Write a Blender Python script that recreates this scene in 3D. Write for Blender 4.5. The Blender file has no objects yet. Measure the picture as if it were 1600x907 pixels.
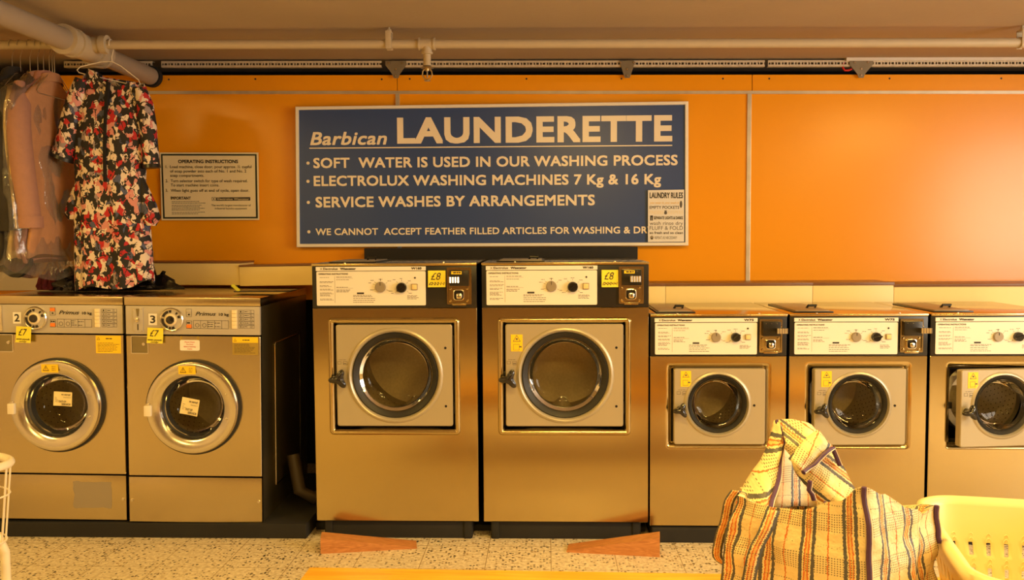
import bpy, bmesh, math, random
from mathutils import Vector, Matrix, noise
random.seed(7)
R = math.radians
scn = bpy.context.scene
COL = scn.collection

# ------------------------------------------------------------------ camera
FPX, PITCH, YAW, ROLL, CAMH, CAMD = 1387.0, R(3.3905), R(2.218), R(-0.3772), 1.32, 3.8
_c, _s = math.cos(YAW), math.sin(YAW)
_r = Vector((_c, _s, 0)); _f = Vector((-_s, _c, 0)); _u = Vector((0, 0, 1))
FWD = _f * math.cos(PITCH) - _u * math.sin(PITCH)
_u2 = _u * math.cos(PITCH) + _f * math.sin(PITCH)
RGT = _r * math.cos(ROLL) + _u2 * math.sin(ROLL)
UPV = _u2 * math.cos(ROLL) - _r * math.sin(ROLL)
CAM = Vector((0, -CAMD, CAMH))
cd = bpy.data.cameras.new('camera'); cam = bpy.data.objects.new('camera', cd); COL.objects.link(cam)
cd.sensor_width = 36.0; cd.lens = 36.0 * FPX / 1600.0
m = Matrix((RGT, UPV, -FWD)).transposed().to_4x4(); m.translation = CAM
cam.matrix_world = m
scn.camera = cam

def at(px, py, Y):
    """the point of the plane y = Y seen at that place of the photograph"""
    d = (px - 800) * RGT - (py - 453.5) * UPV + FPX * FWD
    return CAM + d * ((Y + CAMD) / d.y)
def atz(px, py, Z):
    d = (px - 800) * RGT - (py - 453.5) * UPV + FPX * FWD
    return CAM + d * ((Z - CAMH) / d.z)

# ------------------------------------------------------------------ view, world and light
scn.view_settings.view_transform = 'Standard'
scn.view_settings.look = 'None'
scn.view_settings.gamma = 1.0
scn.view_settings.use_curve_mapping = False
scn.view_settings.exposure = 0.34
w = bpy.data.worlds.new('world'); scn.world = w; w.use_nodes = True
w.node_tree.nodes['Background'].inputs[0].default_value = (0.8, 0.86, 1.0, 1)
w.node_tree.nodes['Background'].inputs[1].default_value = 1.0
WARM = (1.0, 0.63, 0.15)
LAMPS = [(-2.72, -1.65, 26), (0.30, -1.65, 32), (2.54, -1.65, 34), (-2.4, -4.4, 52), (0.4, -4.4, 46), (2.9, -4.4, 36)]
DAY = (1.0, 0.88, 0.70)
def area(name, loc, rot, sx, sy, col, power):
    l = bpy.data.lights.new(name, 'AREA'); l.shape = 'RECTANGLE'; l.size = sx; l.size_y = sy
    l.color = col; l.energy = power
    o = bpy.data.objects.new(name, l); o.location = loc; o.rotation_euler = rot; COL.objects.link(o)
    return o
area('window_daylight', (4.30, -2.6, 1.5), (0, R(90), 0), 1.3, 2.6, DAY, 115)

# ------------------------------------------------------------------ materials
def new_mat(name):
    mt = bpy.data.materials.new(name); mt.use_nodes = True
    nt = mt.node_tree
    return mt, nt, nt.nodes['Principled BSDF']
def P(name, col, rough=0.5, metal=0.0, spec=0.5, var=0.0, vscale=8.0, bump=0.0, bscale=60.0, coat=0.0, stretch=(1, 1, 1)):
    mt, nt, b = new_mat(name)
    b.inputs['Base Color'].default_value = (*col, 1); b.inputs['Roughness'].default_value = rough
    b.inputs['Metallic'].default_value = metal; b.inputs['Specular IOR Level'].default_value = spec
    b.inputs['Coat Weight'].default_value = coat
    if var or bump:
        tc = nt.nodes.new('ShaderNodeTexCoord'); mp = nt.nodes.new('ShaderNodeMapping')
        mp.inputs['Scale'].default_value = stretch
        nt.links.new(tc.outputs['Object'], mp.inputs[0])
    if var:
        n = nt.nodes.new('ShaderNodeTexNoise'); n.inputs['Scale'].default_value = vscale; n.inputs['Detail'].default_value = 5
        nt.links.new(mp.outputs[0], n.inputs['Vector'])
        mx = nt.nodes.new('ShaderNodeMix'); mx.data_type = 'RGBA'
        mx.inputs[6].default_value = (*[c * (1 - var) for c in col], 1)
        mx.inputs[7].default_value = (*[min(1, c * (1 + var)) for c in col], 1)
        nt.links.new(n.outputs[0], mx.inputs[0]); nt.links.new(mx.outputs[2], b.inputs['Base Color'])
    if bump:
        n = nt.nodes.new('ShaderNodeTexNoise'); n.inputs['Scale'].default_value = bscale; n.inputs['Detail'].default_value = 3
        nt.links.new(mp.outputs[0], n.inputs['Vector'])
        bp = nt.nodes.new('ShaderNodeBump'); bp.inputs['Strength'].default_value = bump; bp.inputs['Distance'].default_value = 0.01
        nt.links.new(n.outputs[0], bp.inputs['Height']); nt.links.new(bp.outputs[0], b.inputs['Normal'])
    return mt
def steel(name, col, rough, aniso=0.6, grain=0.06):
    mt, nt, b = new_mat(name)
    b.inputs['Metallic'].default_value = 1.0
    b.inputs['Anisotropic'].default_value = aniso
    tg = nt.nodes.new('ShaderNodeCombineXYZ'); tg.inputs[0].default_value = 1.0   # grain blurs reflections sideways
    nt.links.new(tg.outputs[0], b.inputs['Tangent'])
    tc = nt.nodes.new('ShaderNodeTexCoord'); mp = nt.nodes.new('ShaderNodeMapping')
    mp.inputs['Scale'].default_value = (220, 220, 3)
    nt.links.new(tc.outputs['Object'], mp.inputs[0])
    n = nt.nodes.new('ShaderNodeTexNoise'); n.inputs['Scale'].default_value = 1; n.inputs['Detail'].default_value = 4
    nt.links.new(mp.outputs[0], n.inputs['Vector'])
    n2 = nt.nodes.new('ShaderNodeTexNoise'); n2.inputs['Scale'].default_value = 5; n2.inputs['Detail'].default_value = 4
    nt.links.new(tc.outputs['Object'], n2.inputs['Vector'])
    ad = nt.nodes.new('ShaderNodeMath'); ad.operation = 'ADD'
    nt.links.new(n.outputs[0], ad.inputs[0]); nt.links.new(n2.outputs[0], ad.inputs[1])
    mr = nt.nodes.new('ShaderNodeMapRange'); mr.inputs[1].default_value = 0.6; mr.inputs[2].default_value = 1.4
    mr.inputs[3].default_value = rough - grain; mr.inputs[4].default_value = rough + grain
    nt.links.new(ad.outputs[0], mr.inputs[0]); nt.links.new(mr.outputs[0], b.inputs['Roughness'])
    mx = nt.nodes.new('ShaderNodeMix'); mx.data_type = 'RGBA'
    mx.inputs[6].default_value = (*[c * 0.96 for c in col], 1); mx.inputs[7].default_value = (*[min(1, c * 1.03) for c in col], 1)
    nt.links.new(n.outputs[0], mx.inputs[0]); nt.links.new(mx.outputs[2], b.inputs['Base Color'])
    return mt
def clear(name, tint, fac, rough=0.03, bump=0.0, bscale=30, veil=0.0):
    mt = bpy.data.materials.new(name); mt.use_nodes = True
    nt = mt.node_tree; nt.nodes.clear()
    out = nt.nodes.new('ShaderNodeOutputMaterial'); tr = nt.nodes.new('ShaderNodeBsdfTransparent')
    gl = nt.nodes.new('ShaderNodeBsdfGlossy'); mx = nt.nodes.new('ShaderNodeMixShader')
    lw = nt.nodes.new('ShaderNodeLayerWeight'); lw.inputs[0].default_value = fac
    tr.inputs[0].default_value = (*tint, 1); gl.inputs['Roughness'].default_value = rough
    gl.inputs[0].default_value = (0.9, 0.9, 0.9, 1)
    nt.links.new(lw.outputs['Fresnel'], mx.inputs[0]); nt.links.new(tr.outputs[0], mx.inputs[1]); nt.links.new(gl.outputs[0], mx.inputs[2])
    if veil:
        df = nt.nodes.new('ShaderNodeBsdfDiffuse'); df.inputs[0].default_value = (0.8, 0.78, 0.72, 1)
        m2 = nt.nodes.new('ShaderNodeMixShader'); m2.inputs[0].default_value = veil
        nt.links.new(mx.outputs[0], m2.inputs[1]); nt.links.new(df.outputs[0], m2.inputs[2]); nt.links.new(m2.outputs[0], out.inputs[0])
    else: nt.links.new(mx.outputs[0], out.inputs[0])
    if bump:
        tc = nt.nodes.new('ShaderNodeTexCoord')
        n = nt.nodes.new('ShaderNodeTexNoise'); n.inputs['Scale'].default_value = bscale; n.inputs['Detail'].default_value = 4
        mp = nt.nodes.new('ShaderNodeMapping'); mp.inputs['Scale'].default_value = (1, 1, 0.35)
        nt.links.new(tc.outputs['Object'], mp.inputs[0]); nt.links.new(mp.outputs[0], n.inputs['Vector'])
        bp = nt.nodes.new('ShaderNodeBump'); bp.inputs['Strength'].default_value = bump; bp.inputs['Distance'].default_value = 0.03
        nt.links.new(n.outputs[0], bp.inputs['Height'])
        nt.links.new(bp.outputs[0], gl.inputs['Normal']); nt.links.new(bp.outputs[0], lw.inputs['Normal'])
    return mt

M = {}
M['steel'] = steel('brushed_steel', (0.57, 0.46, 0.24), 0.185, 0.5, 0.010)
M['steel_worn'] = steel('worn_steel', (0.60, 0.51, 0.33), 0.26, 0.5, 0.015)
M['steel_side'] = P('shaded_steel_side', (0.30, 0.26, 0.15), 0.30, 0.9, var=0.5, vscale=4, bump=0.15, bscale=5)  # cabinet steel, its colour darkened to stand for the shade between machines
M['chrome'] = P('chrome', (0.74, 0.70, 0.62), 0.20, 1.0)
M['ring'] = steel('turned_steel', (0.72, 0.69, 0.64), 0.22, 0.4)
M['drum'] = P('drum_steel', (0.66, 0.60, 0.46), 0.40, 0.6, var=0.2, vscale=90)
M['door'] = P('door_enamel', (0.47, 0.41, 0.29), 0.33, 0.35, var=0.03)
M['plate'] = P('instruction_plate', (0.80, 0.76, 0.70), 0.42)
M['grey_fascia'] = P('grey_fascia', (0.52, 0.48, 0.43), 0.40, 0.3)
M['black'] = P('black_enamel', (0.012, 0.011, 0.010), 0.30)
M['rubber'] = P('black_rubber', (0.015, 0.014, 0.013), 0.5)
M['matt_black'] = P('matt_black', (0.012, 0.011, 0.010), 0.8, var=0.4, vscale=6)
M['knob'] = P('knob_black', (0.014, 0.012, 0.011), 0.18, coat=0.4)
M['knob_grey'] = P('knob_grey', (0.34, 0.29, 0.22), 0.35, 0.3)
M['ink'] = P('ink', (0.03, 0.026, 0.022), 0.6)
M['ink_soft'] = P('ink_soft', (0.10, 0.085, 0.07), 0.6)
M['cream_btn'] = P('cream_button', (0.85, 0.62, 0.30), 0.4)
M['cream_tab'] = P('cream_tabs', (0.88, 0.74, 0.48), 0.4)
M['orange_btn'] = P('orange_button', (0.85, 0.22, 0.03), 0.35)
M['yellow_note'] = P('yellow_note_paper', (0.90, 0.76, 0.05), 0.6)
M['yellow_sticker'] = P('yellow_sticker', (0.92, 0.62, 0.02), 0.4)
M['faded_sticker'] = P('faded_sticker', (0.42, 0.30, 0.06), 0.45, 0.3)
M['paper'] = P('paper_white', (0.84, 0.81, 0.76), 0.6)
M['cream_paper'] = P('cream_paper', (0.86, 0.72, 0.38), 0.6)
M['glass'] = clear('porthole_glass', (0.94, 0.90, 0.80), 0.20)
M['plastic_film'] = clear('polythene_film', (0.96, 0.95, 0.92), 0.42, 0.10, 0.35, 30, 0.06)
M['sign_blue'] = P('sign_blue', (0.036, 0.078, 0.24), 0.30, var=0.04, vscale=3)
M['sign_white'] = P('sign_cream_letters', (0.93, 0.83, 0.66), 0.28)
M['sign_frame'] = P('sign_frame_white', (0.92, 0.86, 0.74), 0.35)
M['orange'] = P('orange_laminate', (0.93, 0.365, 0.004), 0.24, var=0.035, vscale=1.6, bump=0.02, bscale=2.0)
M['alu'] = P('aluminium_trim', (0.62, 0.55, 0.42), 0.38, 0.5, var=0.25, vscale=14)
M['duct_cream'] = P('duct_cover_cream', (0.93, 0.74, 0.33), 0.40, var=0.04)
M['duct_brown'] = P('duct_top_brown', (0.20, 0.085, 0.035), 0.35, var=0.2)
M['ceiling'] = P('ceiling_paint', (0.44, 0.36, 0.27), 0.75, var=0.10, vscale=2.2, bump=0.12, bscale=40)
M['wall_paint'] = P('side_wall_paint', (0.55, 0.46, 0.34), 0.7, var=0.05)
M['rear_wall'] = P('rear_wall_brown', (0.14, 0.075, 0.035), 0.6, var=0.1)
M['pipe'] = P('pipe_paint_cream', (0.53, 0.44, 0.30), 0.45, var=0.10, vscale=9)
M['pipe_grey'] = P('pipe_paint_grey', (0.38, 0.31, 0.23), 0.5, var=0.10, vscale=6)
M['void'] = P('void_black', (0.006, 0.005, 0.005), 0.9)  # black painted in for the dark of gaps and hollows, also the zip
M['strut'] = P('galvanised_strut', (0.66, 0.58, 0.46), 0.5, 0.1, var=0.2, vscale=20)
M['strut_dark'] = P('dull_bracket_steel', (0.26, 0.22, 0.15), 0.5, 0.3, var=0.2, vscale=20)
M['trunking'] = P('white_trunking', (0.80, 0.76, 0.72), 0.35)
M['red'] = P('red_cable', (0.65, 0.02, 0.015), 0.35)
M['brass'] = P('sprinkler_brass', (0.50, 0.38, 0.20), 0.3, 0.9)
M['white_coat'] = P('white_plastic_coating', (0.82, 0.74, 0.60), 0.35)
M['basket'] = P('cream_plastic', (0.82, 0.69, 0.36), 0.38)
M['purple'] = P('purple_piping', (0.075, 0.03, 0.11), 0.6)
M['piping_white'] = P('piping_stitch', (0.7, 0.6, 0.5), 0.7)
M['bin_bag'] = P('black_polythene', (0.008, 0.007, 0.007), 0.16, bump=0.5, bscale=22)
M['red_cloth'] = P('dark_red_cloth', (0.16, 0.015, 0.02), 0.8, var=0.5, vscale=30)
M['pink_cloth'] = P('pink_cloth', (0.37, 0.19, 0.14), 0.85, var=0.12, vscale=40, bump=0.1)
M['tan_cloth'] = P('tan_cloth', (0.44, 0.22, 0.11), 0.85, var=0.12, vscale=40, bump=0.1)
M['rose_cloth'] = P('rose_cloth', (0.40, 0.18, 0.13), 0.85, var=0.12, vscale=40, bump=0.1)
M['straw_cloth'] = P('straw_cloth', (0.66, 0.47, 0.18), 0.75, var=0.15, vscale=30, bump=0.1)
M['dark_cloth'] = P('dark_cloth', (0.025, 0.020, 0.016), 0.8, var=0.3, vscale=30)
M['wire'] = P('galvanised_wire', (0.66, 0.62, 0.54), 0.28, 0.9)
M['tape'] = P('black_strap', (0.015, 0.013, 0.012), 0.6)
M['lime'] = P('lime_plastic', (0.62, 0.62, 0.05), 0.35)
M['rust'] = P('hose_rubber', (0.06, 0.045, 0.03), 0.45)
M['diffuser'] = None

def wood(name, c1, c2, scale=(1.2, 14, 14), rough=0.35):
    mt, nt, b = new_mat(name)
    tc = nt.nodes.new('ShaderNodeTexCoord'); mp = nt.nodes.new('ShaderNodeMapping'); mp.inputs['Scale'].default_value = scale
    nt.links.new(tc.outputs['Object'], mp.inputs[0])
    n = nt.nodes.new('ShaderNodeTexNoise'); n.inputs['Scale'].default_value = 2.2; n.inputs['Detail'].default_value = 6; n.inputs['Distortion'].default_value = 1.6
    nt.links.new(mp.outputs[0], n.inputs['Vector'])
    cr = nt.nodes.new('ShaderNodeValToRGB'); cr.color_ramp.elements[0].position = 0.36; cr.color_ramp.elements[1].position = 0.64
    cr.color_ramp.elements[0].color = (*c1, 1); cr.color_ramp.elements[1].color = (*c2, 1)
    nt.links.new(n.outputs[0], cr.inputs[0]); nt.links.new(cr.outputs[0], b.inputs['Base Color'])
    b.inputs['Roughness'].default_value = rough
    return mt
M['bench'] = wood('varnished_wood', (0.80, 0.40, 0.03), (0.92, 0.52, 0.05))
M['wedge'] = wood('wedge_wood', (0.42, 0.16, 0.045), (0.58, 0.25, 0.08), (3, 30, 30), 0.5)

def floor_mat():
    mt, nt, b = new_mat('terrazzo_tile')
    tc = nt.nodes.new('ShaderNodeTexCoord')
    v = nt.nodes.new('ShaderNodeTexVoronoi'); v.inputs['Scale'].default_value = 78; v.inputs['Randomness'].default_value = 1
    nt.links.new(tc.outputs['Object'], v.inputs['Vector'])
    sp = nt.nodes.new('ShaderNodeSeparateColor'); nt.links.new(v.outputs['Color'], sp.inputs[0])
    # chip only in part of the cells and only near the cell's heart
    th = nt.nodes.new('ShaderNodeMapRange'); th.inputs[1].default_value = 0.0; th.inputs[2].default_value = 1.0; th.inputs[3].default_value = -0.30; th.inputs[4].default_value = 0.52
    nt.links.new(sp.outputs[0], th.inputs[0])
    lt = nt.nodes.new('ShaderNodeMath'); lt.operation = 'LESS_THAN'
    nt.links.new(v.outputs['Distance'], lt.inputs[0]); nt.links.new(th.outputs[0], lt.inputs[1])
    n = nt.nodes.new('ShaderNodeTexNoise'); n.inputs['Scale'].default_value = 60; n.inputs['Detail'].default_value = 4
    nt.links.new(tc.outputs['Object'], n.inputs['Vector'])
    base = nt.nodes.new('ShaderNodeValToRGB')
    base.color_ramp.elements[0].position = 0.35; base.color_ramp.elements[0].color = (0.56, 0.46, 0.32, 1)
    base.color_ramp.elements[1].position = 0.62; base.color_ramp.elements[1].color = (0.78, 0.69, 0.53, 1)
    nt.links.new(n.outputs[0], base.inputs[0])
    chip = nt.nodes.new('ShaderNodeValToRGB')
    chip.color_ramp.interpolation = 'CONSTANT'
    chip.color_ramp.elements[0].color = (0.05, 0.04, 0.025, 1)
    e = chip.color_ramp.elements.new(0.45); e.color = (0.10, 0.07, 0.03, 1)
    chip.color_ramp.elements[-1].position = 0.75; chip.color_ramp.elements[-1].color = (0.30, 0.19, 0.07, 1)
    nt.links.new(sp.outputs[1], chip.inputs[0])
    m1 = nt.nodes.new('ShaderNodeMix'); m1.data_type = 'RGBA'
    nt.links.new(lt.outputs[0], m1.inputs[0]); nt.links.new(base.outputs[0], m1.inputs[6]); nt.links.new(chip.outputs[0], m1.inputs[7])
    # joints
    mp = nt.nodes.new('ShaderNodeMapping'); mp.inputs['Location'].default_value = (-0.013 + 0.265 * 20, 0.345 + 0.265 * 30, 0)
    nt.links.new(tc.outputs['Object'], mp.inputs[0])
    sx = nt.nodes.new('ShaderNodeSeparateXYZ'); nt.links.new(mp.outputs[0], sx.inputs[0])
    def joint(sock):
        md = nt.nodes.new('ShaderNodeMath'); md.operation = 'MODULO'; md.inputs[1].default_value = 0.265
        nt.links.new(sock, md.inputs[0])
        l = nt.nodes.new('ShaderNodeMath'); l.operation = 'LESS_THAN'; l.inputs[1].default_value = 0.0028
        nt.links.new(md.outputs[0], l.inputs[0]); return l
    a, c = joint(sx.outputs[0]), joint(sx.outputs[1])
    mxm = nt.nodes.new('ShaderNodeMath'); mxm.operation = 'MAXIMUM'
    nt.links.new(a.outputs[0], mxm.inputs[0]); nt.links.new(c.outputs[0], mxm.inputs[1])
    m2 = nt.nodes.new('ShaderNodeMix'); m2.data_type = 'RGBA'; m2.inputs[7].default_value = (0.30, 0.21, 0.10, 1)
    nt.links.new(mxm.outputs[0], m2.inputs[0]); nt.links.new(m1.outputs[2], m2.inputs[6])
    nt.links.new(m2.outputs[2], b.inputs['Base Color'])
    b.inputs['Roughness'].default_value = 0.42
    return mt
M['floor'] = floor_mat()

def print_mat():
    """abstract scraps of cream, pink, red and slate on black"""
    mt, nt, b = new_mat('printed_cloth')
    tc = nt.nodes.new('ShaderNodeTexCoord')
    mp = nt.nodes.new('ShaderNodeMapping'); mp.inputs['Scale'].default_value = (1.0, 0.6, 0.72); mp.inputs['Rotation'].default_value = (0, R(28), 0)
    nt.links.new(tc.outputs['Object'], mp.inputs[0])
    n = nt.nodes.new('ShaderNodeTexNoise'); n.inputs['Scale'].default_value = 30; n.inputs['Detail'].default_value = 4
    nt.links.new(mp.outputs[0], n.inputs['Vector'])
    sc = nt.nodes.new('ShaderNodeVectorMath'); sc.operation = 'SCALE'; sc.inputs['Scale'].default_value = 0.040
    nt.links.new(n.outputs['Color'], sc.inputs[0])
    ad = nt.nodes.new('ShaderNodeVectorMath'); ad.operation = 'ADD'
    nt.links.new(mp.outputs[0], ad.inputs[0]); nt.links.new(sc.outputs[0], ad.inputs[1])
    v = nt.nodes.new('ShaderNodeTexVoronoi'); v.distance = 'MANHATTAN'; v.inputs['Scale'].default_value = 52
    nt.links.new(ad.outputs[0], v.inputs['Vector'])
    sp = nt.nodes.new('ShaderNodeSeparateColor'); nt.links.new(v.outputs['Color'], sp.inputs[0])
    cr = nt.nodes.new('ShaderNodeValToRGB'); cr.color_ramp.interpolation = 'CONSTANT'
    cols = [(0.0, (0.012, 0.010, 0.010)), (0.38, (0.74, 0.62, 0.52)), (0.66, (0.62, 0.26, 0.24)), (0.80, (0.45, 0.012, 0.018)), (0.90, (0.07, 0.085, 0.17)), (0.96, (0.30, 0.24, 0.26))]
    el = cr.color_ramp.elements
    el[0].position, el[0].color = cols[0][0], (*cols[0][1], 1)
    el[1].position, el[1].color = cols[-1][0], (*cols[-1][1], 1)
    for p_, c_ in cols[1:-1]:
        e = el.new(p_); e.color = (*c_, 1)
    nt.links.new(sp.outputs[0], cr.inputs[0])
    # ragged black veins between the scraps
    v2 = nt.nodes.new('ShaderNodeTexVoronoi'); v2.feature = 'DISTANCE_TO_EDGE'; v2.inputs['Scale'].default_value = 34
    nt.links.new(ad.outputs[0], v2.inputs['Vector'])
    lt = nt.nodes.new('ShaderNodeMath'); lt.operation = 'LESS_THAN'; lt.inputs[1].default_value = 0.045
    nt.links.new(v2.outputs['Distance'], lt.inputs[0])
    gt = nt.nodes.new('ShaderNodeMath'); gt.operation = 'GREATER_THAN'; gt.inputs[1].default_value = 0.5
    nt.links.new(n.outputs[0], gt.inputs[0])
    mu = nt.nodes.new('ShaderNodeMath'); mu.operation = 'MULTIPLY'
    nt.links.new(lt.outputs[0], mu.inputs[0]); nt.links.new(gt.outputs[0], mu.inputs[1])
    mx = nt.nodes.new('ShaderNodeMix'); mx.data_type = 'RGBA'; mx.inputs[7].default_value = (0.012, 0.010, 0.010, 1)
    nt.links.new(mu.outputs[0], mx.inputs[0]); nt.links.new(cr.outputs[0], mx.inputs[6])
    nt.links.new(mx.outputs[2], b.inputs['Base Color']); b.inputs['Roughness'].default_value = 0.7
    return mt
M['print'] = print_mat()

def plaid_mat():
    """woven polypropylene check: uv in metres"""
    mt, nt, b = new_mat('woven_check')
    N = nt.nodes; L = nt.links
    uv = N.new('ShaderNodeUVMap'); uv.uv_map = 'uv'
    nz = N.new('ShaderNodeTexNoise'); nz.inputs['Scale'].default_value = 190; L.new(uv.outputs[0], nz.inputs['Vector'])
    sc = N.new('ShaderNodeVectorMath'); sc.operation = 'SCALE'; sc.inputs['Scale'].default_value = 0.006
    L.new(nz.outputs['Color'], sc.inputs[0])
    ad = N.new('ShaderNodeVectorMath'); ad.operation = 'ADD'; L.new(uv.outputs[0], ad.inputs[0]); L.new(sc.outputs[0], ad.inputs[1])
    sx = N.new('ShaderNodeSeparateXYZ'); L.new(ad.outputs[0], sx.inputs[0])
    def mth(op, a, v=None, v2=None):
        n = N.new('ShaderNodeMath'); n.operation = op
        if hasattr(a, 'links'): L.new(a, n.inputs[0])
        else: n.inputs[0].default_value = a
        if v is not None:
            if hasattr(v, 'links'): L.new(v, n.inputs[1])
            else: n.inputs[1].default_value = v
        return n.outputs[0]
    PU = 0.078
    u = mth('DIVIDE', mth('MODULO', mth('ADD', sx.outputs[0], 10 * PU), PU), PU)
    ru = N.new('ShaderNodeValToRGB'); ru.color_ramp.interpolation = 'CONSTANT'
    cream = (0.80, 0.65, 0.36, 1); dark = (0.085, 0.085, 0.095, 1); red = (0.60, 0.16, 0.035, 1); gold = (0.74, 0.46, 0.16, 1)
    stops = [(0.0, dark), (0.085, cream), (0.12, red), (0.155, gold), (0.205, red), (0.24, cream), (0.285, dark), (0.36, cream), (0.64, red), (0.67, cream)]
    el = ru.color_ramp.elements
    el[0].position, el[0].color = stops[0]; el[1].position, el[1].color = stops[-1]
    for p_, c_ in stops[1:-1]:
        e = el.new(p_); e.color = c_
    L.new(u, ru.inputs[0])
    # dotted bands across: dark weft picks in part of the height
    PV = 0.085
    v = mth('DIVIDE', mth('MODULO', mth('ADD', sx.outputs[1], 10 * PV), PV), PV)
    band = mth('GREATER_THAN', v, 0.55)
    line = mth('MULTIPLY', mth('GREATER_THAN', v, 0.20), mth('LESS_THAN', v, 0.24))
    bl = mth('MAXIMUM', band, line)
    ck = N.new('ShaderNodeTexChecker'); ck.inputs['Scale'].default_value = 1 / 0.0042
    ck.inputs['Color1'].default_value = (1, 1, 1, 1); ck.inputs['Color2'].default_value = (0, 0, 0, 1)
    L.new(uv.outputs[0], ck.inputs['Vector'])
    su = N.new('ShaderNodeSeparateXYZ'); L.new(uv.outputs[0], su.inputs[0])
    lu = mth('LESS_THAN', mth('MODULO', mth('ADD', su.outputs[0], 1.0), 0.0048), 0.0023)
    lv = mth('LESS_THAN', mth('MODULO', mth('ADD', su.outputs[1], 1.0), 0.0048), 0.0023)
    dot = mth('MULTIPLY', mth('MULTIPLY', lu, lv), bl)
    mx = N.new('ShaderNodeMix'); mx.data_type = 'RGBA'; mx.inputs[7].default_value = (0.10, 0.09, 0.06, 1)
    L.new(mth('MULTIPLY', dot, 0.9), mx.inputs[0]); L.new(ru.outputs[0], mx.inputs[6])
    L.new(mx.outputs[2], b.inputs['Base Color']); b.inputs['Roughness'].default_value = 0.55
    n2 = N.new('ShaderNodeTexNoise'); n2.inputs['Scale'].default_value = 28; n2.inputs['Detail'].default_value = 3
    L.new(uv.outputs[0], n2.inputs['Vector'])
    bp = N.new('ShaderNodeBump'); bp.inputs['Strength'].default_value = 0.55; bp.inputs['Distance'].default_value = 0.014
    L.new(n2.outputs[0], bp.inputs['Height']); L.new(bp.outputs[0], b.inputs['Normal'])
    return mt
M['plaid'] = plaid_mat()

def lamp_mat():
    mt, nt, b = new_mat('lamp_diffuser')
    b.inputs['Base Color'].default_value = (0.8, 0.7, 0.5, 1)
    b.inputs['Emission Color'].default_value = (*WARM, 1); b.inputs['Emission Strength'].default_value = 3
    return mt
M['diffuser'] = lamp_mat()

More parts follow.
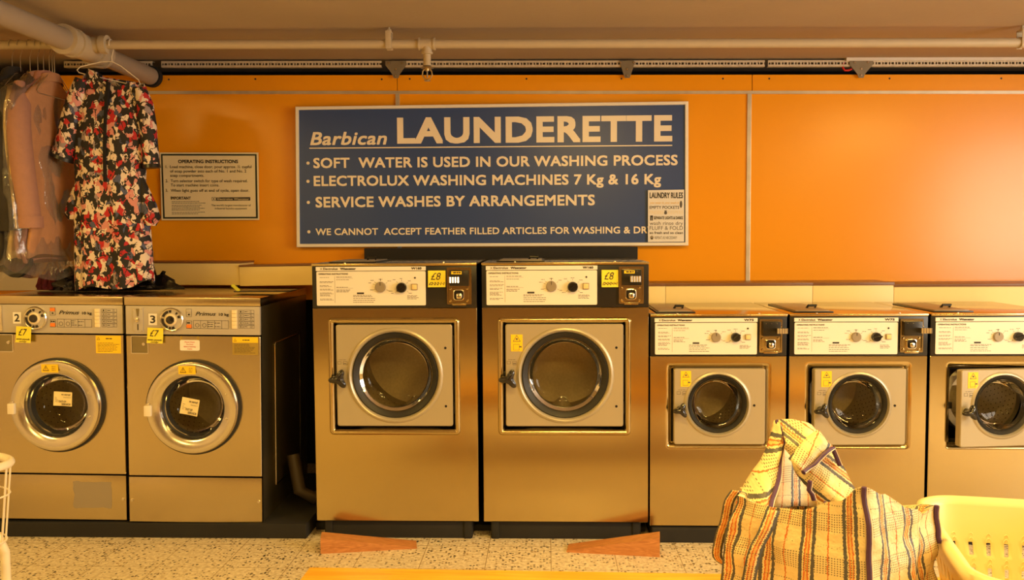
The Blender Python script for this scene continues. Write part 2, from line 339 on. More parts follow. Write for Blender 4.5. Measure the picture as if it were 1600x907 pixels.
# ------------------------------------------------------------------ mesh helpers
_fontcache = {}
class MB:
    def __init__(self): self.bm = bmesh.new(); self.mats = []; self.mi = 0; self.uvl = None
    def mat(self, m):
        if m not in self.mats: self.mats.append(m)
        self.mi = self.mats.index(m); return self
    def _face(self, vs):
        try:
            f = self.bm.faces.new(vs); f.material_index = self.mi; return f
        except ValueError: return None
    def box(self, x0, x1, y0, y1, z0, z1, bev=0.0, seg=2, skip=()):
        b = bmesh.new()
        vs = [b.verts.new((x, y, z)) for z in (z0, z1) for y in (y0, y1) for x in (x0, x1)]
        fs = {'bottom': (0, 2, 3, 1), 'top': (4, 5, 7, 6), 'front': (0, 1, 5, 4), 'back': (2, 6, 7, 3), 'left': (0, 4, 6, 2), 'right': (1, 3, 7, 5)}
        for k, f in fs.items():
            if k not in skip: b.faces.new([vs[i] for i in f])
        if bev: bmesh.ops.bevel(b, geom=b.edges[:], offset=bev, segments=seg, affect='EDGES', profile=0.6)
        return self.merge(b)
    def merge(self, b, mtx=None):
        mp = {}
        for v in b.verts:
            mp[v] = self.bm.verts.new(mtx @ v.co if mtx else v.co)
        for f in b.faces: self._face([mp[v] for v in f.verts])
        b.free(); return self
    def loft(self, loops, closed=True, cap0=False, cap1=False, uvs=None):
        rows = [[self.bm.verts.new(p) for p in lp] for lp in loops]
        n = len(rows[0])
        if uvs and self.uvl is None: self.uvl = self.bm.loops.layers.uv.new('uv')
        for i in range(len(rows) - 1):
            for j in range(n if closed else n - 1):
                k = (j + 1) % n
                f = self._face([rows[i][j], rows[i][k], rows[i + 1][k], rows[i + 1][j]])
                if f and uvs:
                    q = [uvs[i][j], uvs[i][j + 1] if closed else uvs[i][k], uvs[i + 1][j + 1] if closed else uvs[i + 1][k], uvs[i + 1][j]]
                    for l, t in zip(f.loops, q): l[self.uvl].uv = t
        if cap0: self._face(rows[0][::-1])
        if cap1: self._face(rows[-1])
        return self
    def lathe_y(self, cx, cz, prof, n=48, cap0=False, cap1=False):
        """revolve (r, y) about the y axis through (cx, cz)"""
        lo = [[(cx + r * math.cos(2 * math.pi * k / n), y, cz + r * math.sin(2 * math.pi * k / n)) for k in range(n)] for r, y in prof]
        return self.loft(lo, True, cap0, cap1)
    def lathe_z(self, cx, cy, prof, n=32, cap0=True, cap1=True):
        lo = [[(cx + r * math.cos(2 * math.pi * k / n), cy + r * math.sin(2 * math.pi * k / n), z) for k in range(n)] for r, z in prof]
        return self.loft(lo, True, cap0, cap1)
    def tube(self, pts, r, n=10, closed=False, cap=True):
        pts = [Vector(p) for p in pts]; N = len(pts); lo = []
        rr = r if isinstance(r, (list, tuple)) else [r] * N
        prev = None
        for i, p in enumerate(pts):
            a = pts[(i - 1) % N] if (i or closed) else p; b = pts[(i + 1) % N] if (i < N - 1 or closed) else p
            t = (b - a).normalized()
            if prev is None:
                ref = Vector((0, 0, 1)) if abs(t.z) < 0.9 else Vector((1, 0, 0))
                nx = t.cross(ref).normalized()
            else:
                nx = (prev - t * prev.dot(t)).normalized()
            prev = nx; ny = t.cross(nx)
            lo.append([p + rr[i] * (nx * math.cos(2 * math.pi * k / n) + ny * math.sin(2 * math.pi * k / n)) for k in range(n)])
        if closed: lo.append(lo[0])
        return self.loft(lo, True, cap and not closed, cap and not closed)
    def poly(self, pts, y0, y1):
        """outline in the xz plane extruded from y0 to y1"""
        a = [self.bm.verts.new((x, y0, z)) for x, z in pts]; b = [self.bm.verts.new((x, y1, z)) for x, z in pts]
        n = len(pts); self._face(a); self._face(b[::-1])
        for i in range(n): self._face([a[i], b[i], b[(i + 1) % n], a[(i + 1) % n]])
        return self
    def text(self, s, p0, p1, cap, bold=0.0, shear=0.0, out=(0, -1, 0), lift=0.0006, space=1.0):
        """lettering from p0 to p1 along its baseline, capitals cap high, facing out"""
        me = _text_mesh(s, 0.0, shear, space)
        p0, p1 = Vector(p0), Vector(p1); ex = p1 - p0; out = Vector(out)
        xs = [v[0] for v in me[0]]; x0, x1 = min(xs), max(xs)
        up = out.cross(ex).normalized()
        if up.z < 0: up = -up
        # heavier weights are the same letters laid over one another, a hair apart
        dirs = [(0, 0)]
        if bold > 0: dirs += [(-1, -1), (0, -1), (1, -1), (1, 0), (1, 1), (0, 1), (-1, 1), (-1, 0)]
        k_ = cap / (_cap() + 2 * bold); b_ = bold * k_
        p0 = p0 + ex.normalized() * b_ + up * b_; ex = ex - ex.normalized() * (2 * b_)
        for q, (du, dv) in enumerate(dirs):
            sh_ = ex.normalized() * (du * bold * k_) + up * (dv * bold * k_)
            base = [self.bm.verts.new(p0 + sh_ + ex * ((v[0] - x0) / (x1 - x0)) + up * (v[1] * k_) + out * (lift + 0.00002 * q)) for v in me[0]]
            for f in me[1]: self._face([base[i] for i in f])
        return self
    def build(self, name, parent=None, origin=None, mat=None, smooth=True, sharp=38):
        me = bpy.data.meshes.new(name)
        bmesh.ops.remove_doubles(self.bm, verts=self.bm.verts[:], dist=1e-6)
        if not any(len(f.verts) == 0 for f in self.bm.faces): bmesh.ops.recalc_face_normals(self.bm, faces=self.bm.faces[:])
        self.bm.to_mesh(me); self.bm.free()
        for m_ in (self.mats or [mat]): me.materials.append(m_)
        if smooth:
            me.shade_smooth(); me.set_sharp_from_angle(angle=R(sharp))
        o = bpy.data.objects.new(name, me); COL.objects.link(o)
        if origin is not None:
            me.transform(Matrix.Translation(-Vector(origin)))
        o.location = origin or (0, 0, 0)
        ORG[o.name] = Vector(origin or (0, 0, 0))
        if parent is not None:
            o.parent = parent
            po = ORG.get(parent.name, Vector()) if parent.type == 'MESH' else Vector()
            o.location = ORG[o.name] - po
        return o
ORG = {}
def _font_obj(s, bold, shear, space=1.0):
    cu = bpy.data.curves.new('tmp', 'FONT'); cu.space_character = space; cu.body = s; cu.size = 1.0; cu.resolution_u = 3
    cu.offset = bold; cu.shear = shear; cu.fill_mode = 'FRONT'
    ob = bpy.data.objects.new('tmp', cu); COL.objects.link(ob)
    bpy.context.view_layer.update()
    ev = ob.evaluated_get(bpy.context.evaluated_depsgraph_get()); me = ev.to_mesh()
    vs = [tuple(v.co) for v in me.vertices]; fs = [tuple(p.vertices) for p in me.polygons]
    ev.to_mesh_clear(); bpy.data.objects.remove(ob); bpy.data.curves.remove(cu)
    return vs, fs
def _text_mesh(s, bold, shear, space=1.0):
    k = (s, bold, shear, space)
    if k not in _fontcache: _fontcache[k] = _font_obj(s, bold, shear, space)
    return _fontcache[k]
def _cap():
    return max(v[1] for v in _text_mesh('H', 0, 0)[0])

def rrect(cx, cz, w_, h_, r, n=8):
    """rounded rectangle in xz, counter-clockwise, 4*(n+1)+extra points"""
    pts = []
    for k, (sx, sz) in enumerate(((1, 1), (-1, 1), (-1, -1), (1, -1))):
        for i in range(n + 1):
            a = math.pi / 2 * (k + i / n)
            pts.append((cx + sx * (w_ / 2 - r) + r * math.cos(a), cz + sz * (h_ / 2 - r) + r * math.sin(a)))
        # a point halfway along the straight side
        nx = ((-1, 1), (-1, -1), (1, -1), (1, 1))[k]
        x, z = pts[-1]; x2, z2 = cx + nx[0] * (w_ / 2 - r), cz + nx[1] * (h_ / 2 - r)
        a = math.pi / 2 * (k + 1); x2 += r * math.cos(a); z2 += r * math.sin(a)
        for t in [q / 12 for q in range(1, 12)]: pts.append((x + (x2 - x) * t, z + (z2 - z) * t))
    return pts
def lift2(pts, y): return [(x, y, z) for x, z in pts]
def circ_like(pts, cx, cz, r):
    out = []
    for x, z in pts:
        a = math.atan2(z - cz, x - cx); out.append((cx + r * math.cos(a), cz + r * math.sin(a)))
    return out
def circ(cx, cz, r, n=32): return [(cx + r * math.cos(2 * math.pi * k / n), cz + r * math.sin(2 * math.pi * k / n)) for k in range(n)]

def tag(o, label=None, cat=None, group=None, kind=None):
    if label: o['label'] = label
    if cat: o['category'] = cat
    if group: o['group'] = group
    if kind: o['kind'] = kind
    return o
def empty(name, loc, label, cat, group=None, rot=(0, 0, 0)):
    o = bpy.data.objects.new(name, None); COL.objects.link(o); o.location = loc; o.rotation_euler = rot
    o.empty_display_size = 0.1
    return tag(o, label, cat, group)
def copy_tree(o, parent=None):
    c = o.copy(); COL.objects.link(c); c.parent = parent
    ORG[c.name] = ORG.get(o.name, Vector())
    for ch in list(o.children): copy_tree(ch, c)
    return c
def child(o, base):
    for c in o.children_recursive:
        if c.name.split('.')[0] == base: return c

# ------------------------------------------------------------------ the room
def struct(mb, name, mat=None):
    o = mb.build(name, mat=mat, smooth=False); tag(o, kind='structure'); return o
XL, XR, YF, YW = -3.6, 4.2, -6.0, 0.95
TILT = 0.0125                                          # the ceiling and all that hangs from it fall to the right
def ztop(z, x): return z - TILT * (x + 0.3)
def slab(name, mat, x0, x1, y0, y1, z0, z1):
    """a bar along x that follows the fall of the ceiling"""
    mb = MB(); n = 2
    lo = []
    for x in (x0, x1):
        lo.append([(x, y0, ztop(z0, x)), (x, y1, ztop(z0, x)), (x, y1, ztop(z1, x)), (x, y0, ztop(z1, x))])
    mb.loft(lo, True, True, True)
    return mb, name, mat
b = MB(); b.box(XL, XR, YF, 1.4, -0.1, 0.0); struct(b, 'floor', M['floor'])
mb, n_, m_ = slab('ceiling', M['ceiling'], XL, XR, YF, 1.4, 2.262, 2.40)
struct(mb, n_, m_)
# a shallow downstand along the back of the ceiling and a hairline joint

b = MB(); b.box(XL, XR, 1.3, 1.4, 0, 2.35); struct(b, 'wall_back', M['void'])
b = MB(); b.box(XL - 0.1, XL, YF, 1.4, 0, 2.35); struct(b, 'wall_left', M['wall_paint'])
b = MB()
wy0, wy1, wz0, wz1 = -3.9, -1.3, 0.85, 2.15
b.box(XR, XR + 0.1, YF, 1.4, 0, wz0); b.box(XR, XR + 0.1, YF, 1.4, wz1, 2.35)
b.box(XR, XR + 0.1, YF, wy0, wz0, wz1); b.box(XR, XR + 0.1, wy1, 1.4, wz0, wz1)
struct(b, 'wall_right', M['wall_paint'])
b = MB(); b.box(XL, XR, YF - 0.1, YF, 0, 2.35); struct(b, 'wall_front', M['rear_wall'])
b = MB()
for y in (wy0, (2 * wy0 + wy1) / 3, (wy0 + 2 * wy1) / 3, wy1): b.box(XR - 0.01, XR + 0.06, y - 0.03, y + 0.03, wz0, wz1)
for z in (wz0, wz0 + 0.9, wz1): b.box(XR - 0.01, XR + 0.06, wy0, wy1, z - 0.03, z + 0.03)
struct(b, 'window_1', M['trunking'])

# orange laminate wall lining: band above the strip, three sheets below
SEAM1, SEAM2 = -0.787, 1.068
def panel(x0, x1, zb, zt, y=YW, th=0.012, dots=()):
    mb = MB().mat(M['orange'])
    def zz(z, x): return ztop(z, x) if z > 1.5 else z
    lo = [[(x, y, zz(zb, x)), (x, y + th, zz(zb, x)), (x, y + th, zz(zt, x)), (x, y, zz(zt, x))] for x in (x0, x1)]
    mb.loft(lo, True, True, True)
    mb.mat(M['ink'])
    for dx, dz in dots: mb.lathe_y(dx, ztop(dz, dx), [(0.005, y - 0.001), (0.005, y + 0.001)], 10, True, True)
    return mb
PTOP, STRIP = 2.180, 2.090
for i, (x0, x1) in enumerate(((XL, SEAM1 - 0.0015), (SEAM1 + 0.0015, SEAM2 + 0.012), (SEAM2 + 0.016, XR))):
    dots = {0: [(-2.02, PTOP - 0.022), (-1.55, PTOP - 0.02), (-0.87, PTOP - 0.022)], 1: [(-0.72, PTOP - 0.02), (-0.1, PTOP - 0.02), (0.40, PTOP - 0.02), (0.93, PTOP - 0.02)], 2: [(1.17, PTOP - 0.02), (1.79, PTOP - 0.02), (2.36, PTOP - 0.02)]}[i]
    struct(panel(x0, x1, STRIP - 0.01, PTOP, dots=dots), 'trim_%d' % (2 + i))
for i, (x0, x1) in enumerate(((XL, SEAM1 - 0.004), (SEAM1 + 0.004, SEAM2 - 0.004), (SEAM2 + 0.004, XR))):
    struct(panel(x0, x1, 0.99, STRIP - 0.01, y=YW + 0.004), 'trim_%d' % (11 + i))
mb, n_, m_ = slab('trim_5', M['alu'], XL, XR, YW - 0.006, YW + 0.002, STRIP - 0.010, STRIP + 0.006); struct(mb, n_, m_)
b = MB(); b.box(SEAM2 - 0.011, SEAM2 + 0.011, YW - 0.004, YW + 0.004, 0.9, ztop(STRIP, SEAM2) - 0.010, 0.0015); struct(b, 'trim_6', M['alu'])
b = MB(); b.box(SEAM1 - 0.011, SEAM1 + 0.011, YW - 0.004, YW + 0.004, 0.9, ztop(STRIP, SEAM1) - 0.010, 0.0015); struct(b, 'trim_7', M['alu'])
# black painted kerb the machines stand on
b = MB(); b.box(XL, -1.06, 0.0, 0.85, 0.0, 0.066, 0.004); struct(b, 'trim_8', M['matt_black'])
b = MB(); b.box(-1.05, 0.44, 0.12, 0.9, 0.0, 0.03, 0.004); struct(b, 'trim_9', M['matt_black'])
b = MB(); b.box(0.452, XR, -0.02, 0.75, 0.0, 0.062, 0.004); struct(b, 'trim_10', M['matt_black'])

# ------------------------------------------------------------------ ceiling lamps
for i, (x, y, pw) in enumerate(LAMPS):
    r_ = empty('ceiling_light', (x, y, ztop(2.262, x)), ['flush ceiling light over the numbered machines', 'flush ceiling light over the tall machines', 'flush ceiling light over the short machines', 'rear left flush ceiling light behind the bench', 'rear middle flush ceiling light behind the bench', 'rear right flush ceiling light behind the bench'][i], 'lamp', 'flush ceiling lights')
    b = MB(); b.box(-0.36, 0.36, -0.16, 0.16, -0.03, 0.0, 0.004); b.build('lamp_housing', r_, mat=M['trunking'])
    l = area('lamp_glow', (x, y, ztop(2.262, x) - 0.034), (0, 0, 0), 0.66, 0.26, WARM, pw)

# ------------------------------------------------------------------ washing machines of the left (numbered) kind
def perforated_drum(mb, cx, cz, r, y0, y1):
    mb.mat(M['drum'])
    mb.lathe_y(cx, cz, [(r * 0.86, y0), (r, y0 + 0.01), (r, y1 - 0.02), (r * 0.93, y1), (r * 0.5, y1 + 0.012), (0.02, y1 + 0.004)], 48, False, True)
    for k in range(3):
        a = 0.5 + k * 2 * math.pi / 3
        p = [(cx + (r - d) * math.cos(a + t), cz + (r - d) * math.sin(a + t)) for d, t in ((0, -0.22), (0.05, -0.06), (0.055, 0), (0.05, 0.06), (0, 0.22))]
        mb.mat(M['drum']); mb.poly(p, y0 + 0.02, y1 - 0.01)
    mb.mat(M['ink'])
    for row in range(9):
        for k in range(44):
            a = 2 * math.pi * (k + 0.5 * (row % 2)) / 44
            yy = y0 + 0.03 + (y1 - y0 - 0.06) * row / 8
            rr = r - 0.0012
            u = Vector((-math.sin(a), 0, math.cos(a))) * 0.004; c_ = Vector((cx + rr * math.cos(a), yy, cz + rr * math.sin(a))); v = Vector((0, 0.005, 0))
            mb._face([mb.bm.verts.new(c_ + q) for q in (u, v, -u, -v)])
    return mb
def bars(mb, x0, x1, zs, y, h=0.0022, jit=0.35):
    """rows of print too small to read"""
    for z in zs:
        xe = x1 - random.random() * jit * (x1 - x0)
        x = x0
        while x < xe - 0.002:
            w_ = random.uniform(0.006, 0.016); e_ = min(xe, x + w_)
            mb._face([mb.bm.verts.new(q) for q in ((x, y, z), (e_, y, z), (e_, y, z + h), (x, y, z + h))]); x = e_ + 0.0022
    return mb
def frame_lines(mb, x0, x1, z0, z1, y, t=0.0012):
    for a in ((x0, x1, z0, z0 + t), (x0, x1, z1 - t, z1), (x0, x0 + t, z0, z1), (x1 - t, x1, z0, z1)):
        mb._face([mb.bm.verts.new(q) for q in ((a[0], y, a[2]), (a[1], y, a[2]), (a[1], y, a[3]), (a[0], y, a[3]))])
def quad(mb, x0, x1, z0, z1, y): mb._face([mb.bm.verts.new(q) for q in ((x0, y, z0), (x1, y, z0), (x1, y, z1), (x0, y, z1))])
def triangle_sign(mb, cx, cz, s, y, t=0.15):
    o_ = [(cx - s, cz - s * 0.8), (cx + s, cz - s * 0.8), (cx, cz + s * 0.9)]; i_ = [(cx + (x - cx) * (1 - 2 * t), cz - 0.1 * s + (z - cz + 0.1 * s) * (1 - 2 * t)) for x, z in o_]
    for k in range(3):
        a, b_, c_, d = o_[k], o_[(k + 1) % 3], i_[(k + 1) % 3], i_[k]
        mb._face([mb.bm.verts.new((q[0], y, q[1])) for q in (a, b_, c_, d)])

PW, PD = 0.594, 0.80
def primus(loc, rot, number, label, old_coin):
    """local x runs from 0 at the left edge, y from the front"""
    root = empty('washing_machine', loc, label, 'washing machine', 'numbered ten kilo washing machines', rot)
    W_ = PW
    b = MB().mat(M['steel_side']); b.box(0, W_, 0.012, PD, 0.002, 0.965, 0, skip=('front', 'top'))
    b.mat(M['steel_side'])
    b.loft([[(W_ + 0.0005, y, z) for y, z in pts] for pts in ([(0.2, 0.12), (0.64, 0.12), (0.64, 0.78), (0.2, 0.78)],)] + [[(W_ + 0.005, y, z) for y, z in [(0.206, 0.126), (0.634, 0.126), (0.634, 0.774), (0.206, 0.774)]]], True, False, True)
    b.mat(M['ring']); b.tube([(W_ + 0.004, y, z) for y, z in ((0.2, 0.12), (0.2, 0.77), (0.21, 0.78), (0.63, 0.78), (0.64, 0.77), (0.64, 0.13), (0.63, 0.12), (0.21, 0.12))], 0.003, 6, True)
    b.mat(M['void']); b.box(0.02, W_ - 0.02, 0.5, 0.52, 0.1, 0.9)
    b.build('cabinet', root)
    cx, cz = 0.298, 0.520
    # front sheet with its round opening
    b = MB().mat(M['steel_worn'])
    rr = rrect(W_ / 2, 0.522, W_ - 0.004, 0.622, 0.004)
    b.loft([lift2(rr, 0.02), lift2(rr, 0.002), lift2(rrect(W_ / 2, 0.522, W_ - 0.008, 0.618, 0.004), 0.0), lift2(circ_like(rr, cx, cz, 0.205), 0.0), lift2(circ_like(rr, cx, cz, 0.2), 0.012)])
    # detergent recess at the upper left
    b.build('front_panel', root, sharp=26)
    b = MB().mat(M['steel_worn']); b.box(0.002, W_ - 0.002, 0.0, 0.02, 0.004, 0.205, 0.002)
    if old_coin:
        b.mat(M['knob_grey'])
        n_ = 26
        p = [(0.44 + 0.085 * math.copysign(min(1, abs(math.cos(a)) * 1.5), math.cos(a)) + random.uniform(-.004, .004), 0.118 + 0.06 * math.copysign(min(1, abs(math.sin(a)) * 1.5), math.sin(a)) + random.uniform(-.004, .004)) for a in [2 * math.pi * k / n_ for k in range(n_)]]
        b._face([b.bm.verts.new((x, -0.0006, z)) for x, z in p])
    kp = b.build('kick_panel', root)
    for x in (0.014, W_ - 0.016):
        c = MB(); c.lathe_y(x, 0.1, [(0.007, 0.0), (0.006, -0.004), (0.002, -0.005)], 14, False, True); c.build('screw', kp, mat=M['chrome'])
    # control fascia
    b = MB().mat(M['grey_fascia']); b.box(0.002, W_ - 0.002, -0.002, 0.02, 0.839, 0.964, 0.002)
    fas = b.build('control_panel', root)
    b = MB().mat(M['ink'])
    y = -0.0032
    def text(s, x0, x1, z, h, bold=0.0, sh=0.0): b.text(s, (x0, y, z), (x1, y, z), h, bold, sh)
    text('Primus', 0.310, 0.400, 0.923, 0.017, 0.012, 0.35)
    text('10 kg', 0.413, 0.456, 0.923, 0.012, 0.03)
    frame_lines(b, 0.30, 0.455, 0.866, 0.902, y)
    for k in range(1, 5): frame_lines(b, 0.30 + k * 0.031, 0.3012 + k * 0.031, 0.866, 0.902, y)
    for k in range(2):
        for a in range(16):
            t0, t1 = 2 * math.pi * a / 16, 2 * math.pi * (a + 1) / 16
            xx = 0.317 + 0.031 * k
            b._face([b.bm.verts.new((xx + r_ * math.cos(t), y, 0.881 + r_ * math.sin(t))) for r_, t in ((0.009, t0), (0.009, t1), (0.0075, t1), (0.0075, t0))])
    bars(b, 0.363, 0.389, (0.875, 0.884, 0.893), y); bars(b, 0.394, 0.42, (0.874, 0.89), y)
    for k in range(5):
        z0 = 0.868 + k * 0.0164
        frame_lines(b, 0.500, 0.517, z0, z0 + 0.0156, y, 0.0009); frame_lines(b, 0.521, 0.567, z0, z0 + 0.0156, y, 0.0009)
        text(str(5 - k), 0.506, 0.511, z0 + 0.004, 0.008, 0.02); bars(b, 0.525, 0.545, (z0 + 0.007,), y); bars(b, 0.548, 0.562, (z0 + 0.004, z0 + 0.010), y, 0.0014)
    frame_lines(b, 0.269, 0.293, 0.918, 0.952, y); frame_lines(b, 0.269, 0.293, 0.866, 0.900, y)
    quad(b, 0.277, 0.285, 0.924, 0.931, y); bars(b, 0.272, 0.290, (0.888,), y, 0.006)
    b.build('panel_print', fas, smooth=False)
    b = MB().mat(M['orange_btn'] if old_coin else M['grey_fascia']); b.box(0.270, 0.292, -0.006, 0, 0.936, 0.951, 0.002); b.build('indicator_light', fas)
    b = MB().mat(M['orange_btn']); b.box(0.270, 0.292, -0.006, 0, 0.868, 0.884, 0.002); b.build('indicator_light', fas)
    b = MB().mat(M['cream_tab']); 
    for k in range(5): b.box(0.470, 0.492, -0.009, 0, 0.8675 + k * 0.0164, 0.8675 + k * 0.0164 + 0.0158, 0.002)
    b.build('program_keys', fas)
    # programme dial: silver rim, black marks, black centre
    dx, dz = 0.207, 0.905
    b = MB().mat(M['chrome']); b.lathe_y(dx, dz, [(0.052, -0.002), (0.052, -0.012), (0.048, -0.016), (0.044, -0.014)], 40)
    b.mat(M['grey_fascia']); b.lathe_y(dx, dz, [(0.044, -0.014), (0.026, -0.017)], 40)
    b.mat(M['cream_tab']); b.lathe_y(dx, dz, [(0.026, -0.017), (0.025, -0.022), (0.018, -0.024)], 40)
    b.mat(M['knob']); b.lathe_y(dx, dz, [(0.018, -0.024), (0.017, -0.030), (0.006, -0.031)], 30, False, True)
    for a, w_ in ((95, 8), (125, 16), (150, 9), (178, 6), (200, 18), (232, 15), (262, 8), (285, 10), (20, 9), (48, 6)):
        t0, t1 = R(a - w_), R(a + w_); st = 5
        for k in range(st):
            u0, u1 = t0 + (t1 - t0) * k / st, t0 + (t1 - t0) * (k + 1) / st
            b._face([b.bm.verts.new((dx + r_ * math.cos(t), -0.0168, dz + r_ * math.sin(t))) for r_, t in ((0.042, u0), (0.042, u1), (0.031, u1), (0.031, u0))])
    b.build('program_dial', fas)
    # coin entry
    if old_coin:
        b = MB().mat(M['chrome']); b.box(-0.02 + 0.022, 0.057, -0.008, 0.0, 0.846, 0.960, 0.002)
        b.mat(M['black']); b.box(0.006, 0.045, -0.010, -0.007, 0.897, 0.911, 0.001); b.poly([(0.022, 0.855), (0.034, 0.855), (0.038, 0.872), (0.034, 0.888), (0.029, 0.888), (0.030, 0.872)], -0.0095, -0.008)
        b.mat(M['chrome']); b.lathe_y(0.028, 0.938, [(0.017, -0.008), (0.016, -0.016), (0.008, -0.019)], 24, False, True)
        b.mat(M['black']); b.box(0.026, 0.031, -0.0205, -0.017, 0.926, 0.952)
    else:
        b = MB().mat(M['grey_fascia']); b.box(0.036, 0.080, -0.006, 0, 0.848, 0.956, 0.001)
        b.mat(M['chrome'])
        for x in (0.041, 0.075):
            for z in (0.853, 0.950): b.lathe_y(x, z, [(0.003, -0.006), (0.002, -0.008)], 8, False, True)
        b.mat(M['steel_side']); b.poly([(0.050, 0.952), (0.065, 0.952), (0.061, 0.918), (0.055, 0.918)], -0.008, -0.005)
        b.mat(M['black']); b.box(0.0555, 0.0595, -0.0075, -0.005, 0.858, 0.884)
        b.mat(M['chrome']); b.lathe_y(0.057, 0.903, [(0.010, -0.006), (0.010, -0.018), (0.004, -0.020)], 18, False, True)
    b.build('coin_slot', fas)
    # number card
    b = MB().mat(M['paper']); nx0, nx1 = (0.104, 0.141); b.box(nx0, nx1, -0.0045, -0.002, 0.880, 0.930)
    b.mat(M['ink']); b.text(number, (nx0 + 0.007, -0.0045, 0.889), (nx1 - 0.007, -0.0045, 0.889), 0.033, 0.02)
    b.build('number_card', fas, smooth=False)
    # coin return recess, a framed pocket below the coin slot
    b = MB().mat(M['chrome'])
    o1, o2 = rrect(0.062, 0.793, 0.078, 0.080, 0.004, 3), rrect(0.062, 0.793, 0.070, 0.072, 0.003, 3)
    b.loft([lift2(o1, 0.0), lift2(o1, -0.003), lift2(o2, -0.003)])
    b.mat(M['steel_side']); b.loft([lift2(o2, -0.003), lift2(o2, -0.0006)], cap1=True)
    b.mat(M['chrome']); b.lathe_y(0.080, 0.796, [(0.008, -0.0006), (0.007, -0.006), (0.004, -0.006)], 14, False, True)
    b.build('coin_return', root)
    # lid
    b = MB().mat(M['steel_worn']); b.box(-0.002, W_ + 0.002, -0.006, PD, 0.966, 1.003, 0.004)
    lid = b.build('top_lid', root)
    # warning sheet at upper right, faded below
    b = MB().mat(M['yellow_sticker']); b.box(0.470, 0.582, -0.0012, 0, 0.806, 0.830)
    b.mat(M['faded_sticker'] if not old_coin else M['yellow_sticker']); b.box(0.470, 0.582, -0.0012, 0, 0.752, 0.806)
    b.mat(M['ink']); bars(b, 0.478, 0.575, [0.760 + 0.0062 * k for k in range(7)], -0.002, 0.0016); bars(b, 0.515, 0.55, (0.815,), -0.002, 0.004); triangle_sign(b, 0.482, 0.817, 0.007, -0.002)
    b.build('warning_sheet', root, smooth=False)
    # porthole door: turned steel ring
    b = MB().mat(M['rubber']); b.lathe_y(cx, cz, [(0.204, 0.012), (0.210, 0.0), (0.210, -0.012), (0.200, -0.014)], 64)
    b.mat(M['ring']); b.lathe_y(cx, cz, [(0.200, -0.006), (0.201, -0.030), (0.196, -0.038), (0.186, -0.041), (0.150, -0.032), (0.142, -0.026), (0.139, -0.012), (0.137, 0.03)], 64)
    door = b.build('porthole_door', root, origin=(cx, 0, cz))
    b = MB().mat(M['rubber']); b.lathe_y(cx, cz, [(0.138, -0.004), (0.128, 0.004), (0.122, 0.03)], 56); b.build('door_seal', door)
    b = MB().mat(M['glass']); b.lathe_y(cx, cz, [(0.130, -0.004), (0.125, 0.02), (0.112, 0.06), (0.09, 0.078), (0.05, 0.088), (0.01, 0.09)], 56, False, True); b.build('door_glass', door)
    b = MB().mat(M['white_coat']); b.box(cx - 0.203, cx - 0.173, -0.052, -0.034, cz - 0.035, cz + 0.012, 0.004)
    b.mat(M['chrome']); b.box(cx - 0.196, cx - 0.180, -0.046, -0.03, cz + 0.012, cz + 0.02, 0.002)
    b.build('door_latch', door)
    for dz in (0.062, -0.045):
        c = MB(); c.lathe_y(cx + 0.152, cz + dz, [(0.005, -0.033), (0.0045, -0.038), (0.001, -0.039)], 12, False, True); c.build('bolt', door, mat=M['chrome'])
    b = MB().mat(M['yellow_sticker'])
    sx0 = cx - 0.052
    q = [[(sx0, -0.040, cz + 0.150), (sx0 + 0.075, -0.040, cz + 0.150)], [(sx0, -0.0425, cz + 0.187), (sx0 + 0.075, -0.0425, cz + 0.187)]]
    b.loft(q, False); b.mat(M['ink']); triangle_sign(b, sx0 + 0.021, cz + 0.169, 0.014, -0.0430, 0.1)
    quad(b, sx0 + 0.0202, sx0 + 0.0218, cz + 0.163, cz + 0.175, -0.0430)
    bars(b, sx0 + 0.046, sx0 + 0.068, (cz + 0.160, cz + 0.168, cz + 0.176), -0.0430, 0.0016)
    b.build('warning_sticker', door, smooth=False)
    d = MB(); perforated_drum(d, cx, cz, 0.215, 0.10, 0.46); d.build('drum', root)
    return root
b = None
L3 = at(196, 818, 0.0)
p3 = primus((-1.852, 0.0, 0.0695), (0, R(0.75), R(1.2)), '3', 'steel washing machine numbered 3 with the out of service note, right of number 2', False)
p2 = primus((-2.463, 0.01, 0.077), (0, R(0.75), R(0.6)), '2', 'steel washing machine numbered 2 at the left end of the row', True)
for o in list(p2.children):
    pass
# extra sticker on machine 3: a small card of red print, hung by tape
b = MB().mat(M['paper']); o_ = rrect(0.282, 0.792, 0.086, 0.047, 0.006, 3); b.loft([lift2(o_, 0.0), lift2(o_, -0.002)], cap1=True)
b.mat(M['red']); 
for s_, x0, x1, z in (('Please Close', 0.261, 0.304, 0.804), ('The Door', 0.267, 0.299, 0.794), ('Before Inserting', 0.257, 0.308, 0.784), ('Coins', 0.272, 0.293, 0.774)): b.text(s_, (x0, -0.0021, z), (x1, -0.0021, z), 0.0052, 0.01)
b.mat(M['faded_sticker'])
for x in (0.241, 0.315): b.box(x, x + 0.008, -0.0008, 0, 0.812, 0.832)
b.build('reminder_card', p3, smooth=False)

